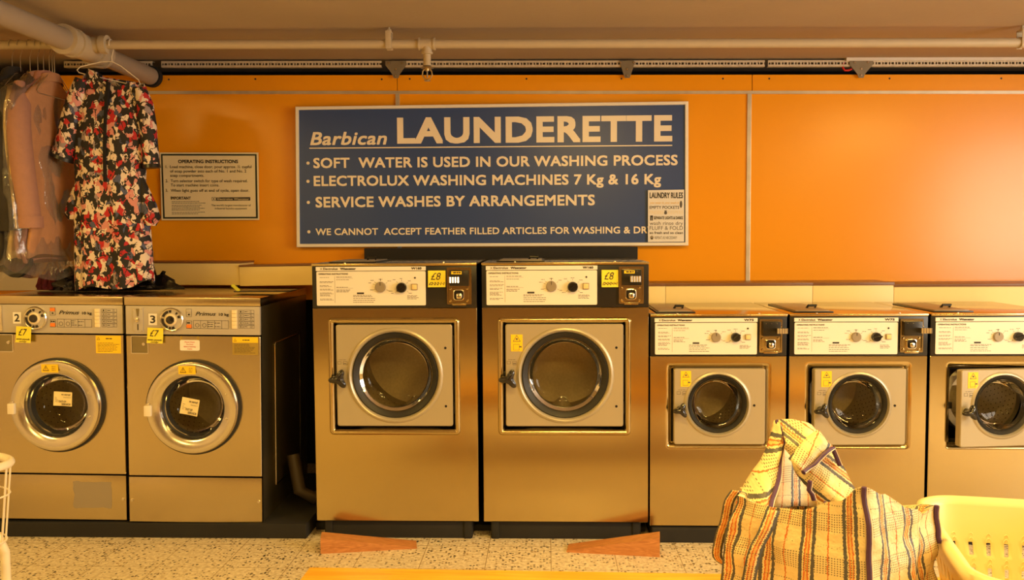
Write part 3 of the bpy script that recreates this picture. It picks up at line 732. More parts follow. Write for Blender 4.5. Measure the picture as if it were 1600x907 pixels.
# ------------------------------------------------------------------ washing machines of the black fascia kind
def coin_unit(parent, x0, x1, z0, z1, y, slid, shiny, label=False):
    """steel coin plate: black slide block above, lock cup below"""
    b = MB().mat(shiny)
    W_, H_ = x1 - x0, z1 - z0; cx = (x0 + x1) / 2
    o1, o2 = rrect(cx, (z0 + z1) / 2, W_, H_, 0.004, 3), rrect(cx, (z0 + z1) / 2, W_ - 0.012, H_ - 0.012, 0.003, 3)
    b.loft([lift2(o1, y), lift2(o1, y - 0.006), lift2(o2, y - 0.006), lift2(o2, y - 0.002)], cap1=True)
    b.box(cx - 0.03, cx + 0.03, y - 0.008, y, z0 - 0.004, z0 + 0.006, 0.002)
    lz, lh = z0 + H_ * 0.255, H_ * 0.36
    b.loft([lift2(rrect(cx - 0.002, lz, W_ * 0.80, lh * 1.15, 0.004, 3), y - 0.002), lift2(rrect(cx - 0.002, lz, W_ * 0.79, lh * 1.13, 0.004, 3), y - 0.0035)], cap1=True)
    for sx in (-1, 1):
        for sz in (-1, 1): b.lathe_y(cx - 0.002 + sx * W_ * 0.345, lz + sz * lh * 0.46, [(0.0055, y - 0.003), (0.004, y - 0.007), (0.001, y - 0.0075)], 10, False, True)
    cu = b.build('coin_box', parent)
    b = MB().mat(M['black'])
    b.box(x0 + W_ * 0.12, x0 + W_ * 0.90, y - 0.022, y - 0.002, z0 + H_ * 0.50, z0 + H_ * 0.93, 0.003)
    b.mat(M['chrome'])
    for k in range(3): b.lathe_y(x0 + W_ * (0.25 + 0.24 * k), z0 + H_ * 0.88, [(0.0022, y - 0.022), (0.0015, y - 0.0235)], 8, False, True)
    if label: b.mat(M['yellow_sticker']); b.box(x0 + W_ * 0.2, x0 + W_ * 0.62, y - 0.0228, y - 0.021, z0 + H_ * 0.82, z0 + H_ * 0.90); b.mat(M['ink']); bars(b, x0 + W_ * 0.28, x0 + W_ * 0.6, (z0 + H_ * 0.845,), y - 0.0232, 0.006, 0.1)
    b.build('coin_block', cu)
    b = MB().mat(M['chrome'])
    sx0 = x0 + W_ * slid
    lo = []
    for k in range(9):
        xx = sx0 + 0.044 * k / 8
        lo.append([(xx, y - 0.022, z0 + H_ * 0.61), (xx, y - 0.052 - 0.004 * (k % 2), z0 + H_ * 0.60), (xx, y - 0.052 - 0.004 * (k % 2), z0 + H_ * 0.755), (xx, y - 0.022, z0 + H_ * 0.745)])
    b.loft(lo, True, True, True); b.build('coin_slide', cu)
    b = MB().mat(M['chrome'])
    w1 = W_ * 0.44
    b.loft([lift2(rrect(cx - 0.002, lz, w1, w1, 0.012, 5), y - 0.003), lift2(rrect(cx - 0.002, lz, w1, w1, 0.012, 5), y - 0.012), lift2(rrect(cx - 0.002, lz, w1 * 0.86, w1 * 0.86, 0.010, 5), y - 0.013)])
    b.mat(M['black']); b.loft([lift2(rrect(cx - 0.002, lz, w1 * 0.86, w1 * 0.86, 0.010, 5), y - 0.013), lift2(rrect(cx - 0.002, lz, w1 * 0.8, w1 * 0.8, 0.009, 5), y - 0.004)], cap1=True)
    b.mat(M['chrome']); b.loft([lift2(rrect(cx, lz - w1 * 0.1, w1 * 0.5, w1 * 0.5, 0.007, 4), y - 0.004), lift2(rrect(cx, lz - w1 * 0.1, w1 * 0.5, w1 * 0.5, 0.007, 4), y - 0.017), lift2(rrect(cx, lz - w1 * 0.1, w1 * 0.36, w1 * 0.36, 0.006, 4), y - 0.019)], cap1=True)
    b.mat(M['black']); b.box(cx - 0.002, cx + 0.001, y - 0.0195, y - 0.018, lz - w1 * 0.22, lz + w1 * 0.04)
    b.build('lock', cu)
    return cu

def tri_knob(cx, cz, s, y0):
    """three lobed black handle on a short stem"""
    b = MB().mat(M['knob'])
    def outline(k_, rot=0.0):
        out = []
        for i in range(60):
            a = 2 * math.pi * i / 60
            r_ = 0.42
            for c_ in (R(68), R(185), R(-52)):
                d = math.atan2(math.sin(a - c_), math.cos(a - c_))
                r_ += 0.58 * math.exp(-(d / 0.50) ** 2)
            out.append((cx + s * k_ * r_ * math.cos(a), cz + s * k_ * r_ * math.sin(a)))
        return out
    b.loft([lift2(outline(0.80), y0 - 0.020), lift2(outline(0.97), y0 - 0.023), lift2(outline(1.0), y0 - 0.030), lift2(outline(0.94), y0 - 0.038), lift2(outline(0.6), y0 - 0.045), lift2(outline(0.2), y0 - 0.047)], True, True, True)
    b.lathe_y(cx, cz, [(0.016, y0), (0.014, y0 - 0.022)], 20)
    return b

def wascator(sp, label, group):
    """sp: sizes in metres, local x from the left edge, y from the front sheet, z from the floor"""
    W_, Dp, zb, zf, zc, zt = sp['w'], sp['d'], sp['zb'], sp['zf'], sp['zc'], sp['zt']
    root = empty('washing_machine', sp['loc'], label, 'washing machine', group)
    # cabinet
    b = MB().mat(M['steel']); b.box(0.0, W_, 0.014, Dp, zb, zc, 0, skip=('front', 'top'))
    b.mat(M['void']); b.box(0.02, W_ - 0.02, Dp - 0.16, Dp - 0.15, zb + 0.02, zf)
    b.build('cabinet', root)
    b = MB().mat(M['matt_black'])
    b.box(0.03, W_ - 0.03, sp['base_y'], Dp - 0.05, 0.0 if sp['tall'] else 0.062, zb, 0.003)
    if sp['tall']:
        for x in (0.035, W_ - 0.065): b.box(x, x + 0.03, sp['base_y'] - 0.006, sp['base_y'] + 0.02, 0.0, zb - 0.004, 0.002)
    b.build('base', root)
    # front sheet with the pressed door surround
    rx0, rx1, rz0, rz1 = sp['rec']; rcx, rcz, rw, rh = (rx0 + rx1) / 2, (rz0 + rz1) / 2, rx1 - rx0, rz1 - rz0
    out = rrect(W_ / 2, (zb + zf) / 2, W_, zf - zb, 0.003); out2 = rrect(W_ / 2, (zb + zf) / 2, W_ - 0.004, zf - zb - 0.004, 0.003)
    def rc(ins, y, r_): return lift2(rrect(rcx, rcz, rw - 2 * ins, rh - 2 * ins, max(0.004, r_ - ins)), y)
    r0 = 0.020
    b = MB().mat(M['steel'])
    b.loft([lift2(out, 0.018), lift2(out, 0.002), lift2(out2, 0.0), rc(-0.004, 0.0, r0), *(([rc(0.024 * k / 10, -0.009 * math.sin(math.pi * k / 10) ** 0.8, r0) for k in range(11)] if sp['tall'] else [rc(0.022 * math.sin(math.pi / 12 * k), 0.022 * (1 - math.cos(math.pi / 12 * k)), r0) for k in range(7)])), rc(0.0265, 0.024, r0), rc(0.027, 0.05, r0)])
    b.mat(M['void']); b.loft([rc(0.027, 0.05, r0), rc(0.037, 0.052, r0)])
    b.build('front_panel', root, sharp=26)
    # door
    dx0, dx1, dz0, dz1 = sp['door']; cx, cz = sp['port']; Rg = sp['rg']; yd = sp['yd']
    dcx, dcz, dw, dh = (dx0 + dx1) / 2, (dz0 + dz1) / 2, dx1 - dx0, dz1 - dz0
    o0 = rrect(dcx, dcz, dw, dh, 0.010); o1 = rrect(dcx, dcz, dw - 0.006, dh - 0.006, 0.009)
    b = MB().mat(M['door'])
    Rb = Rg * sp['rb']
    b.loft([lift2(o0, yd + 0.035), lift2(o0, yd + 0.003), lift2(o1, yd), lift2(circ_like(o0, cx, cz, Rb), yd), lift2(circ_like(o0, cx, cz, Rb - 0.004), yd - 0.005), lift2(circ_like(o0, cx, cz, Rb - 0.012), yd - 0.007), lift2(circ_like(o0, cx, cz, Rg + 0.006), yd - 0.003), lift2(circ_like(o0, cx, cz, Rg), yd + 0.006), lift2(circ_like(o0, cx, cz, Rg), yd + 0.03)])
    b.mat(M['void'])
    for hx, hz in sp['holes']: b.lathe_y(hx, hz, [(0.0055, yd - 0.0006), (0.0055, yd + 0.001)], 14, True, False)
    b.mat(M['ink_soft']); ix, iz = sp['icon']
    frame_lines(b, ix, ix + 0.016, iz, iz + 0.012, yd - 0.0006); frame_lines(b, ix + 0.024, ix + 0.042, iz - 0.004, iz + 0.012, yd - 0.0006); bars(b, ix + 0.006, ix + 0.036, (iz + 0.018,), yd - 0.0006, 0.0015, 0); bars(b, ix + 0.026, ix + 0.04, (iz + 0.001,), yd - 0.0006, 0.003, 0)
    door = b.build('door', root, origin=(dx1, yd + 0.02, dcz))
    b = MB().mat(M['rubber'])
    b.lathe_y(cx, cz, [(Rg + 0.001, yd + 0.004), (Rg - 0.004, yd - 0.002), (Rg * 0.90, yd + 0.006), (Rg * 0.865, yd + 0.012), (Rg * 0.86, yd + 0.04)], 56); b.build('door_seal', door)
    g = Rg * 0.87
    b = MB().mat(M['glass']); dd = sp['bowl']
    b.lathe_y(cx, cz, [(g, yd + 0.010), (g * 0.975, yd + 0.012), (g * 0.95, yd + 0.03), (g * 0.90, yd + 0.6 * dd), (g * 0.84, yd + 0.85 * dd), (g * 0.74, yd + 0.97 * dd), (g * 0.55, yd + 1.04 * dd), (g * 0.3, yd + 1.08 * dd), (0.004, yd + 1.1 * dd)], 64, False, True)
    b.build('door_glass', door)
    hx, hz = sp['handle']; tri_knob(hx, hz, sp['hs'], yd).build('handle', door)
    if sp.get('latch', False):
        b = MB().mat(M['black']); b.box(rx0 + 0.004, dx0 - 0.002, 0.004, 0.03, hz + 0.0, hz + 0.028, 0.003); b.build('latch_plate', root)
    for z in sp['hinge']:
        b = MB().mat(M['black']); b.box(dx1 + 0.0015, dx1 + 0.0055, yd + 0.006, yd + 0.04, z - 0.026, z + 0.026, 0.002); b.build('hinge', root)
    if sp.get('sticker'):
        sx, sz, sw, sh = sp['sticker']
        st = MB().mat(M['yellow_sticker']); st.box(sx, sx + sw, yd - 0.0012, yd, sz, sz + sh)
        st.mat(M['ink_soft']); yy = yd - 0.0018
        triangle_sign(st, sx + sw / 2, sz + sh * 0.76, sw * 0.34, yy, 0.1); quad(st, sx + sw * 0.42, sx + sw * 0.58, sz + sh * 0.68, sz + sh * 0.78, yy)
        frame_lines(st, sx + sw * 0.2, sx + sw * 0.72, sz + sh * 0.08, sz + sh * 0.42, yy); quad(st, sx + sw * 0.72, sx + sw * 0.92, sz + sh * 0.23, sz + sh * 0.31, yy)
        st.build('warning_sticker', door, smooth=False)
    # drum
    d = MB(); perforated_drum(d, cx, cz, Rg * 1.35, 0.13, Dp - 0.2); d.build('drum', root)
    # black fascia
    b = MB().mat(M['black']); b.box(0.0, W_, 0.002, 0.03, zf + 0.001, zc, 0.002); fas = b.build('control_panel', root)
    px0, px1, pz0, pz1 = sp['plate']; yp = -0.001
    b = MB().mat(M['plate']); o0 = rrect((px0 + px1) / 2, (pz0 + pz1) / 2, px1 - px0, pz1 - pz0, 0.005, 4)
    b.loft([lift2(o0, 0.004), lift2(o0, yp)], cap1=True); plate = b.build('instruction_plate', fas, smooth=False)
    s0, s1 = sp['strip']
    b = MB().mat(M['plate']); b.box(px0 - 0.002, px1 + 0.001, yp - 0.002, 0.004, s0, s1, 0.001)
    b.mat(M['ink']); ys = yp - 0.0024; sh = s1 - s0
    pw = px1 - px0
    b.text('Electrolux', (px0 + pw * 0.065, ys, s0 + sh * 0.25), (px0 + pw * 0.20, ys, s0 + sh * 0.25), sh * 0.56, 0.015)
    b.text('Wascator', (px0 + pw * 0.22, ys, s0 + sh * 0.25), (px0 + pw * 0.365, ys, s0 + sh * 0.25), sh * 0.54, 0.05)
    b.text(sp['model'], (px0 + pw * 0.87, ys, s0 + sh * 0.25), (px0 + pw * 0.965, ys, s0 + sh * 0.25), sh * 0.56, 0.05)
    for k in (-1, 1):
        q = [(px0 + pw * 0.045 + k * sh * 0.33, s0 + sh * 0.2), (px0 + pw * 0.045 - k * sh * 0.05, s0 + sh * 0.5), (px0 + pw * 0.045 + k * sh * 0.33, s0 + sh * 0.8), (px0 + pw * 0.045 + k * sh * 0.33 - k * sh * 0.1, s0 + sh * 0.8), (px0 + pw * 0.045 - k * sh * 0.16, s0 + sh * 0.5), (px0 + pw * 0.045 + k * sh * 0.33 - k * sh * 0.1, s0 + sh * 0.2)]
        b._face([b.bm.verts.new((x, ys, z)) for x, z in q])
    b.build('name_strip', fas, smooth=False)
    b = MB().mat(M['ink']); y = yp - 0.0005; ph = pz1 - pz0
    X = lambda t: px0 + pw * t
    Z = lambda t: pz0 + ph * t
    b.text('OPERATING INSTRUCTIONS', (X(0.02), y, Z(0.905)), (X(0.29), y, Z(0.905)), ph * 0.045, 0.02)
    b.mat(M['ink_soft'])
    quad(b, X(0.167), X(0.169), Z(0.08), Z(0.86), y)
    bh = ph * 0.012
    for zz in ((0.82,), (0.70, 0.67), (0.585, 0.555), (0.48, 0.45), (0.37, 0.34, 0.31, 0.28), (0.19, 0.16)): bars(b, X(0.03), X(0.158), [Z(t) for t in zz], y, bh)
    quad(b, X(0.182), X(0.335), Z(0.80), Z(0.805), y); bars(b, X(0.182), X(0.33), [Z(0.83)], y, bh * 1.3, 0.1); bars(b, X(0.182), X(0.30), [Z(0.75)], y, bh, 0.1)
    quad(b, X(0.182), X(0.335), Z(0.505), Z(0.51), y); bars(b, X(0.182), X(0.29), [Z(0.53)], y, bh * 1.3, 0.1); bars(b, X(0.182), X(0.31), [Z(0.455), Z(0.425), Z(0.395)], y, bh)
    bars(b, X(0.335), X(0.55), [Z(t) for t in (0.29, 0.255, 0.20, 0.145, 0.09)], y, bh * 1.2, 0.25)
    bars(b, X(0.83), X(0.94), [Z(t) for t in (0.28, 0.25, 0.22, 0.185)], y, bh, 0.25)
    b.mat(M['ink']); b.box(X(0.37), X(0.435), y - 0.0003, y, Z(0.335), Z(0.385))
    # ticks round the two controls
    for kx, kz, marks in ((sp['k1'][0], sp['k1'][1], ((90, 1.7), (140, 2.3), (158, 2.4), (200, 2.0), (35, 2.3), (-25, 2.3))), (sp['k2'][0], sp['k2'][1], ((130, 2.3), (40, 2.3), (215, 2.3), (-35, 2.3), (90, 2.0)))):
        for a, rr in marks:
            ex, ez = kx + sp['kr'] * rr * math.cos(R(a)) * 0.9, kz + sp['kr'] * rr * math.sin(R(a)) * 0.85
            bars(b, ex - 0.008, ex + 0.008, (ez,), y, bh, 0.1)
            sx_, sz_ = kx + sp['kr'] * 1.2 * math.cos(R(a)), kz + sp['kr'] * 1.2 * math.sin(R(a)); ex2, ez2 = kx + sp['kr'] * 1.6 * math.cos(R(a)), kz + sp['kr'] * 1.6 * math.sin(R(a))
            nx, nz = -math.sin(R(a)) * 0.0005, math.cos(R(a)) * 0.0005
            b._face([b.bm.verts.new(q) for q in ((sx_ - nx, y, sz_ - nz), (ex2 - nx, y, ez2 - nz), (ex2 + nx, y, ez2 + nz), (sx_ + nx, y, sz_ + nz))])
    b.mat(M['ink']); b.lathe_y(sp['led'][0], sp['led'][1], [(0.0042, y), (0.003, y - 0.003)], 12, False, True)
    b.build('panel_print', plate, smooth=False)
    kr = sp['kr']
    b = MB().mat(M['knob_grey']); kx, kz = sp['k1']
    b.lathe_y(kx, kz, [(kr * 1.02, yp), (kr * 1.02, yp - 0.008), (kr * 0.9, yp - 0.012), (kr * 0.2, yp - 0.012)], 32, False, True)
    b.mat(M['ink']); b.box(kx - 0.001, kx + 0.001, yp - 0.0135, yp - 0.012, kz + kr * 0.3, kz + kr * 0.95)
    b.box(kx - 0.001, kx + 0.001, yp - 0.0008, yp, kz + kr * 1.15, kz + kr * 1.6); b.build('selector_dial', fas)
    b = MB().mat(M['knob']); kx, kz = sp['k2']
    b.lathe_y(kx, kz, [(kr * 1.0, yp), (kr * 0.98, yp - 0.014), (kr * 0.85, yp - 0.018), (kr * 0.2, yp - 0.018)], 32, False, True)
    ca, sa = math.cos(R(sp.get('ka', 40))), math.sin(R(sp.get('ka', 40)))
    q = [(-kr * 0.95, -kr * 0.16), (kr * 0.95, -kr * 0.16), (kr * 1.05, 0), (kr * 0.95, kr * 0.16), (-kr * 0.95, kr * 0.16)]
    b.poly([(kx + x * ca - z * sa, kz + x * sa + z * ca) for x, z in q], yp - 0.026, yp - 0.016); b.build('temperature_knob', fas)
    b = MB().mat(M['cream_btn']); bx, bz = sp['btn']; s_ = kr * 0.48
    b.box(bx - s_, bx + s_, yp - 0.010, yp, bz - s_, bz + s_, 0.002)
    b.mat(M['knob_grey']); b.loft([lift2(rrect(bx, bz, s_ * 2.5, s_ * 2.5, 0.002, 2), yp), lift2(rrect(bx, bz, s_ * 2.5, s_ * 2.5, 0.002, 2), yp - 0.004), lift2(rrect(bx, bz, s_ * 2.05, s_ * 2.05, 0.002, 2), yp - 0.004)]); b.build('start_button', fas)
    coin_unit(fas, *sp['coin'], 0.001, sp['slid'], M['steel'], sp['tall'])
    # lid
    b = MB().mat(M['steel']); b.box(-0.001, W_ + 0.001, -0.004, Dp, zc + 0.001, zt, 0.004)
    b.mat(M['chrome'])
    for x in (W_ * 0.2, W_ * 0.8): b.lathe_z(x, 0.012, [(0.006, zt - 0.001), (0.005, zt + 0.003), (0.001, zt + 0.004)], 12, False, True)
    lid = b.build('top_lid', root)
    x0, x1, y0, y1 = sp['soap']
    b = MB().mat(M['black']); b.box(x0, x1, y0, y1, zt, zt + 0.006, 0.002)
    b.mat(M['knob_grey']); b.box(x0 + 0.012, x1 - 0.012, y0 + 0.015, y1 - 0.02, zt + 0.005, zt + 0.009, 0.002)
    b.mat(M['black']); b.tube([(x1 - 0.035, y0 + 0.16, zt + 0.006), (x1 - 0.03, y0 + 0.15, zt + 0.02), (x1 - 0.065, y0 + 0.15, zt + 0.02), (x1 - 0.07, y0 + 0.16, zt + 0.006)], 0.006, 8)
    b.build('soap_hatch', lid)
    return root

A = -1.013
def lx(o, *v): return tuple(round(x - o, 4) for x in v)
T = dict(loc=(A, 0, 0), w=0.714, d=0.80, zb=0.082, zf=1.018, zc=1.188, zt=1.203, base_y=0.02, tall=True,
         rec=(0.066, 0.639, 0.464, 0.977), door=(0.100, 0.606, 0.503, 0.947), port=(0.356, 0.726), rg=0.186, rb=1.13, yd=-0.002, bowl=0.075,
         holes=((0.576, 0.845), (0.576, 0.591)), icon=(0.106, 0.775), handle=(0.116, 0.713), hs=0.046, hinge=(0.87, 0.58),
         plate=(0.020, 0.494, 1.030, 1.178), strip=(1.181, 1.199), model='W160', k1=(0.299, 1.110), k2=(0.390, 1.107), kr=0.0225, btn=(0.446, 1.110), led=(0.448, 1.149),
         coin=(0.586, 0.692, 1.034, 1.193), slid=0.12, soap=(0.06, 0.27, 0.06, 0.42))
T['strip'] = (1.1805, 1.1985); T['latch'] = True
T['zc'] = 1.2005; T['zt'] = 1.213
ta = wascator(T, 'tall steel washing machine, left of the pair, sixteen kilo, no yellow sticker on its door', 'tall sixteen kilo washing machines')
T2 = dict(T); T2['loc'] = (-0.277, 0, 0); T2['sticker'] = (0.124, 0.830, 0.050, 0.073); T2['slid'] = 0.42
tb = wascator(T2, 'tall steel washing machine, right of the pair, yellow warning sticker on its door', 'tall sixteen kilo washing machines')
# tall machine's plate is lower in the second: same pressing, so no change
B0 = 0.444
S = dict(loc=(B0, 0, 0), w=0.578, d=0.66, zb=0.068, zf=0.807, zc=0.976, zt=0.988, base_y=0.01, tall=False,
         rec=(0.066, 0.513, 0.406, 0.780), door=(0.100, 0.487, 0.428, 0.755), port=(0.285, 0.602), rg=0.124, rb=1.16, yd=-0.012, bowl=0.085,
         holes=((0.440, 0.597),), icon=(0.112, 0.645), handle=(0.126, 0.580), hs=0.036, hinge=(), sticker=(0.128, 0.678, 0.044, 0.068),
         plate=(0.020, 0.452, 0.815, 0.951), strip=(0.954, 0.971), model='W75', k1=(0.278, 0.889), k2=(0.361, 0.889), kr=0.020, btn=(0.413, 0.890), led=(0.413, 0.926),
         coin=(0.461, 0.557, 0.823, 0.966), slid=0.66, soap=(0.03, 0.20, 0.05, 0.50))
sa = wascator(S, 'short steel washing machine directly beside the tall pair, its door shut', 'short seven kilo washing machines')
S2 = dict(S); S2['loc'] = (1.0335, 0, 0); S2['slid'] = 0.72; S2['ka'] = 12
sb = wascator(S2, 'short steel washing machine second from the tall pair, partly hidden by the plaid bag', 'short seven kilo washing machines')
S3 = dict(S); S3['latch'] = True; S3['loc'] = (1.623, 0, 0); S3['ka'] = 18
sc_ = wascator(S3, 'short steel washing machine at the right edge with its door slightly ajar', 'short seven kilo washing machines')
child(sc_, 'door').rotation_euler = (0, 0, R(7))
child(sb, 'door').rotation_euler = (0, 0, R(1.5))

# ------------------------------------------------------------------ paper notes
def price_note(px0, px1, py0, py1, y, big, small, label, loc_group, tilt=0.0, rows=1):
    p = at(px0, py1, y); q = at(px1, py0, y); W_, H_ = q.x - p.x, q.z - p.z
    r_ = empty('price_note', (p.x, y, p.z), label, 'note', loc_group, (0, tilt, 0))
    b = MB().mat(M['yellow_note'])
    lo = []
    for k in range(7):
        t = k / 6; cur = 0.006 * (1 - t) ** 2.5
        lo.append([(0, -cur, H_ * t), (W_, -cur * 0.7, H_ * t)])
    b.loft(lo, False); b.build('sheet', r_)
    b = MB().mat(M['ink']); yy = -0.0015
    b.text(big, (W_ * 0.16, yy, H_ * 0.44), (W_ * 0.74, yy, H_ * 0.44), H_ * 0.42, 0.0, 0.25)
    for k, s_ in enumerate(small): b.text(s_, (W_ * (0.05 + 0.2 * k), yy - 0.003, H_ * (0.20 - 0.15 * k) - (0.08 * H_ if len(small) == 1 else 0.03 * H_)), (W_ * (0.95 - 0.2 * k), yy - 0.003, H_ * (0.20 - 0.15 * k) - (0.08 * H_ if len(small) == 1 else 0.03 * H_)), H_ * (0.18 if len(small) == 1 else 0.12), 0.02, 0.3)
    b.build('handwriting', r_, smooth=False)
price_note(25, 47.5, 510, 535, -0.006, '£7', ('seven pounds', 'only'), 'yellow seven pound price note stuck on machine number 2', 'yellow price notes', R(3))
price_note(230, 254, 512, 536, -0.006, '£7', ('seven pounds', 'only'), 'yellow seven pound price note stuck on machine number 3', 'yellow price notes', R(3))
price_note(669, 696, 423, 449, -0.004, '£8', ('£2·2·2·1·1',), 'yellow eight pound price note on the left tall machine', 'yellow price notes')
price_note(940, 966, 422, 449, -0.004, '£8', ('£2+2+2+1+1',), 'yellow eight pound price note on the right tall machine', 'yellow price notes')
def service_note(px0, px1, py0, py1, y, tilt, label):
    p = at(px0, py1, y); q = at(px1, py0, y); W_, H_ = q.x - p.x, q.z - p.z
    r_ = empty('service_note', (p.x, y, p.z), label, 'note', 'out of service notes', (0, tilt, 0))
    b = MB().mat(M['cream_paper']); b.loft([[(0, -0.004, 0), (W_ / 2, 0, 0), (W_, -0.003, 0)], [(0, -0.001, H_), (W_ / 2, 0, H_), (W_, -0.002, H_)]], False); b.build('sheet', r_)
    b = MB().mat(M['ink'])
    b.text('so sorry!', (W_ * 0.44, -0.005, H_ * 0.78), (W_ * 0.92, -0.005, H_ * 0.78), H_ * 0.12, 0.03)
    b.text('machine is', (W_ * 0.55, -0.005, H_ * 0.60), (W_ * 0.94, -0.005, H_ * 0.60), H_ * 0.08)
    b.text('OUT OF', (W_ * 0.30, -0.005, H_ * 0.27), (W_ * 0.70, -0.005, H_ * 0.27), H_ * 0.13, 0.02); b.text('SERVICE', (W_ * 0.46, -0.005, H_ * 0.08), (W_ * 0.94, -0.005, H_ * 0.08), H_ * 0.13, 0.02)
    b.mat(M['ink_soft']); bars(b, W_ * 0.1, W_ * 0.3, [H_ * t for t in (0.3, 0.4, 0.5, 0.6)], -0.005, H_ * 0.02, 0.6)
    b.build('lettering', r_, smooth=False)
service_note(84, 112, 612, 634, -0.012, R(3), 'cream out of service note on the round door of machine number 2')
service_note(281, 308, 620, 646, -0.012, R(11), 'cream out of service note, more tilted, on the round door of machine number 3')

# ------------------------------------------------------------------ the big sign, notice and poster
SY = 0.905
def sg(px, py, y=SY): v = at(px, py, y); return Vector((v.x, y, v.z))
sr = empty('launderette_sign', (-0.29, SY + 0.02, 1.647), 'large blue launderette sign in a white frame on the orange wall', 'sign')
def loc_(v): return Vector(v) - Vector((-0.29, SY + 0.02, 1.647))
c0, c1, c2, c3 = [loc_(sg(*p)) for p in ((463.5, 386.5), (1075.5, 384), (1075.5, 158.5), (461.5, 167))]
b = MB().mat(M['sign_blue'])
def inset(ps, d):
    cx_ = sum(p.x for p in ps) / 4; cz_ = sum(p.z for p in ps) / 4
    return [Vector((p.x + (d if p.x < cx_ else -d), p.y, p.z + (d if p.z < cz_ else -d))) for p in ps]
i4 = inset([c0, c1, c2, c3], 0.016)
b.loft([[p + Vector((0, 0.012, 0)) for p in i4], [p + Vector((0, 0.004, 0)) for p in i4]], True, True, True); b.build('board', sr, smooth=False)
b = MB().mat(M['sign_frame'])
o4 = [c0, c1, c2, c3]
b.loft([[p + Vector((0, 0.03, 0)) for p in o4], [p + Vector((0, -0.002, 0)) for p in o4], [p + Vector((0, -0.004, 0)) for p in inset(o4, 0.003)], [p + Vector((0, -0.004, 0)) for p in inset(o4, 0.016)], [p + Vector((0, 0.008, 0)) for p in inset(o4, 0.018)]]); b.build('frame', sr, smooth=False)
def sign_text(name, s, xl, xr, tl, bl, br, bold, shear=0.0, bullet=None, space=1.04):
    p0, p1, t0 = loc_(sg(xl, bl)), loc_(sg(xr, br)), loc_(sg(xl, tl))
    b = MB().mat(M['sign_white']); dy = Vector((0, 0.0035, 0))
    b.text(s, p0 + dy, p1 + dy, (t0 - p0).length, bold, shear, space=space)
    if bullet:
        c_ = loc_(sg(*bullet)); b.lathe_y(c_.x, c_.z, [(0.0085, c_.y + 0.0028), (0.0085, c_.y + 0.0045)], 16, True, True)
    b.build(name, sr, smooth=False)
sign_text('lettering', 'Barbican', 484.5, 604.5, 206.5, 227, 226, 0.022, 0.22)
sign_text('lettering', 'LAUNDERETTE', 620.5, 1050.5, 184, 224.7, 221, 0.036, space=1.07)
sign_text('lettering', 'SOFT  WATER IS USED IN OUR WASHING PROCESS', 489.5, 1059, 247, 263, 258.2, 0.026, 0, (481, 255))
sign_text('lettering', 'ELECTROLUX WASHING MACHINES 7 Kg & 16 Kg', 490, 1033, 275, 291, 288, 0.026, 0, (481, 283.5))
sign_text('lettering', 'SERVICE WASHES BY ARRANGEMENTS', 493, 929.5, 308, 324.5, 321, 0.026, 0, (481.5, 316.5))
sign_text('lettering', 'WE CANNOT  ACCEPT FEATHER FILLED ARTICLES FOR WASHING & DRYING', 493, 1049, 357.3, 367.8, 364.6, 0.022, 0, (482.3, 362.5))
b = MB().mat(M['sign_white']); u0, u1 = loc_(sg(483, 231.7)), loc_(sg(1050.5, 227.2)); t_ = Vector((0, 0, 0.0028)); dy = Vector((0, 0.0032, 0))
b._face([b.bm.verts.new(q + dy) for q in (u0 - t_, u1 - t_, u1 + t_, u0 + t_)]); b.build('underline', sr, smooth=False)

PYy = SY - 0.008
def flat_sheet(name, label, cat, corners, y, mat, th=0.002):
    ps = [at(px, py, y) for px, py in corners]; o = Vector((sum(p.x for p in ps) / 4, y, min(p.z for p in ps)))
    r_ = empty(name, o, label, cat)
    b = MB().mat(mat); q = [p - o for p in ps]
    b.loft([[p + Vector((0, th, 0)) for p in q], q], True, True, True); b.build('sheet', r_, smooth=False)
    return r_, o
pr, po = flat_sheet('laundry_rules_poster', 'small white laundry rules poster stuck over the lower right corner of the sign', 'poster', ((1012.5, 378.5), (1069, 378), (1069, 296.5), (1012.5, 297.5)), PYy, M['paper'])
b = MB()
for s_, x0, x1, top, base, bold, sh, mt in (
    ('LAUNDRY RULES', 1015, 1067, 301, 310, 0.02, 0, 'ink'), ('you wear it, you wash it', 1015, 1061, 315.3, 318.7, 0.02, 0.35, 'cream_btn'), ('EMPTY POCKETS', 1015, 1061, 322, 326.6, 0.01, 0, 'ink'),
    ('FINDERS', 1015, 1036, 329.5, 334.8, 0, 0, 'cream_tab'), ('KEEPERS', 1044, 1067, 329.5, 334.8, 0, 0, 'cream_tab'), ('SEPARATE LIGHTS & DARKS', 1021.5, 1067, 338.3, 343, 0.02, 0, 'ink'),
    ('wash rinse dry', 1015, 1067, 346.3, 351.8, 0, 0, 'ink_soft'), ('FLUFF & FOLD', 1015, 1067, 353.6, 359.4, 0, 0, 'ink_soft'), ('so fresh and so clean', 1015, 1067, 361.8, 366, 0.02, 0, 'ink_soft'), ('REPEAT AS NECESSARY', 1023, 1058, 369.5, 373.8, 0, 0, 'ink_soft')):
    b.mat(M[mt]); p0, p1, t0 = at(x0, base, PYy) - po, at(x1, base, PYy) - po, at(x0, top, PYy) - po
    b.text(s_, p0, p1, (t0 - p0).length, bold, sh)
b.mat(M['ink_soft'])
c_ = at(1064, 319.5, PYy) - po; b.poly([(c_.x + 0.0065 * math.cos(2 * math.pi * k / 16), c_.z + 0.019 * math.sin(2 * math.pi * k / 16)) for k in range(16)], c_.y - 0.001, c_.y)
c_ = at(1040, 333, PYy) - po; b.lathe_y(c_.x, c_.z, [(0.008, c_.y), (0.008, c_.y - 0.0008)], 14, False, True); b.box(c_.x - 0.006, c_.x + 0.006, c_.y - 0.0008, c_.y, c_.z + 0.008, c_.z + 0.013)
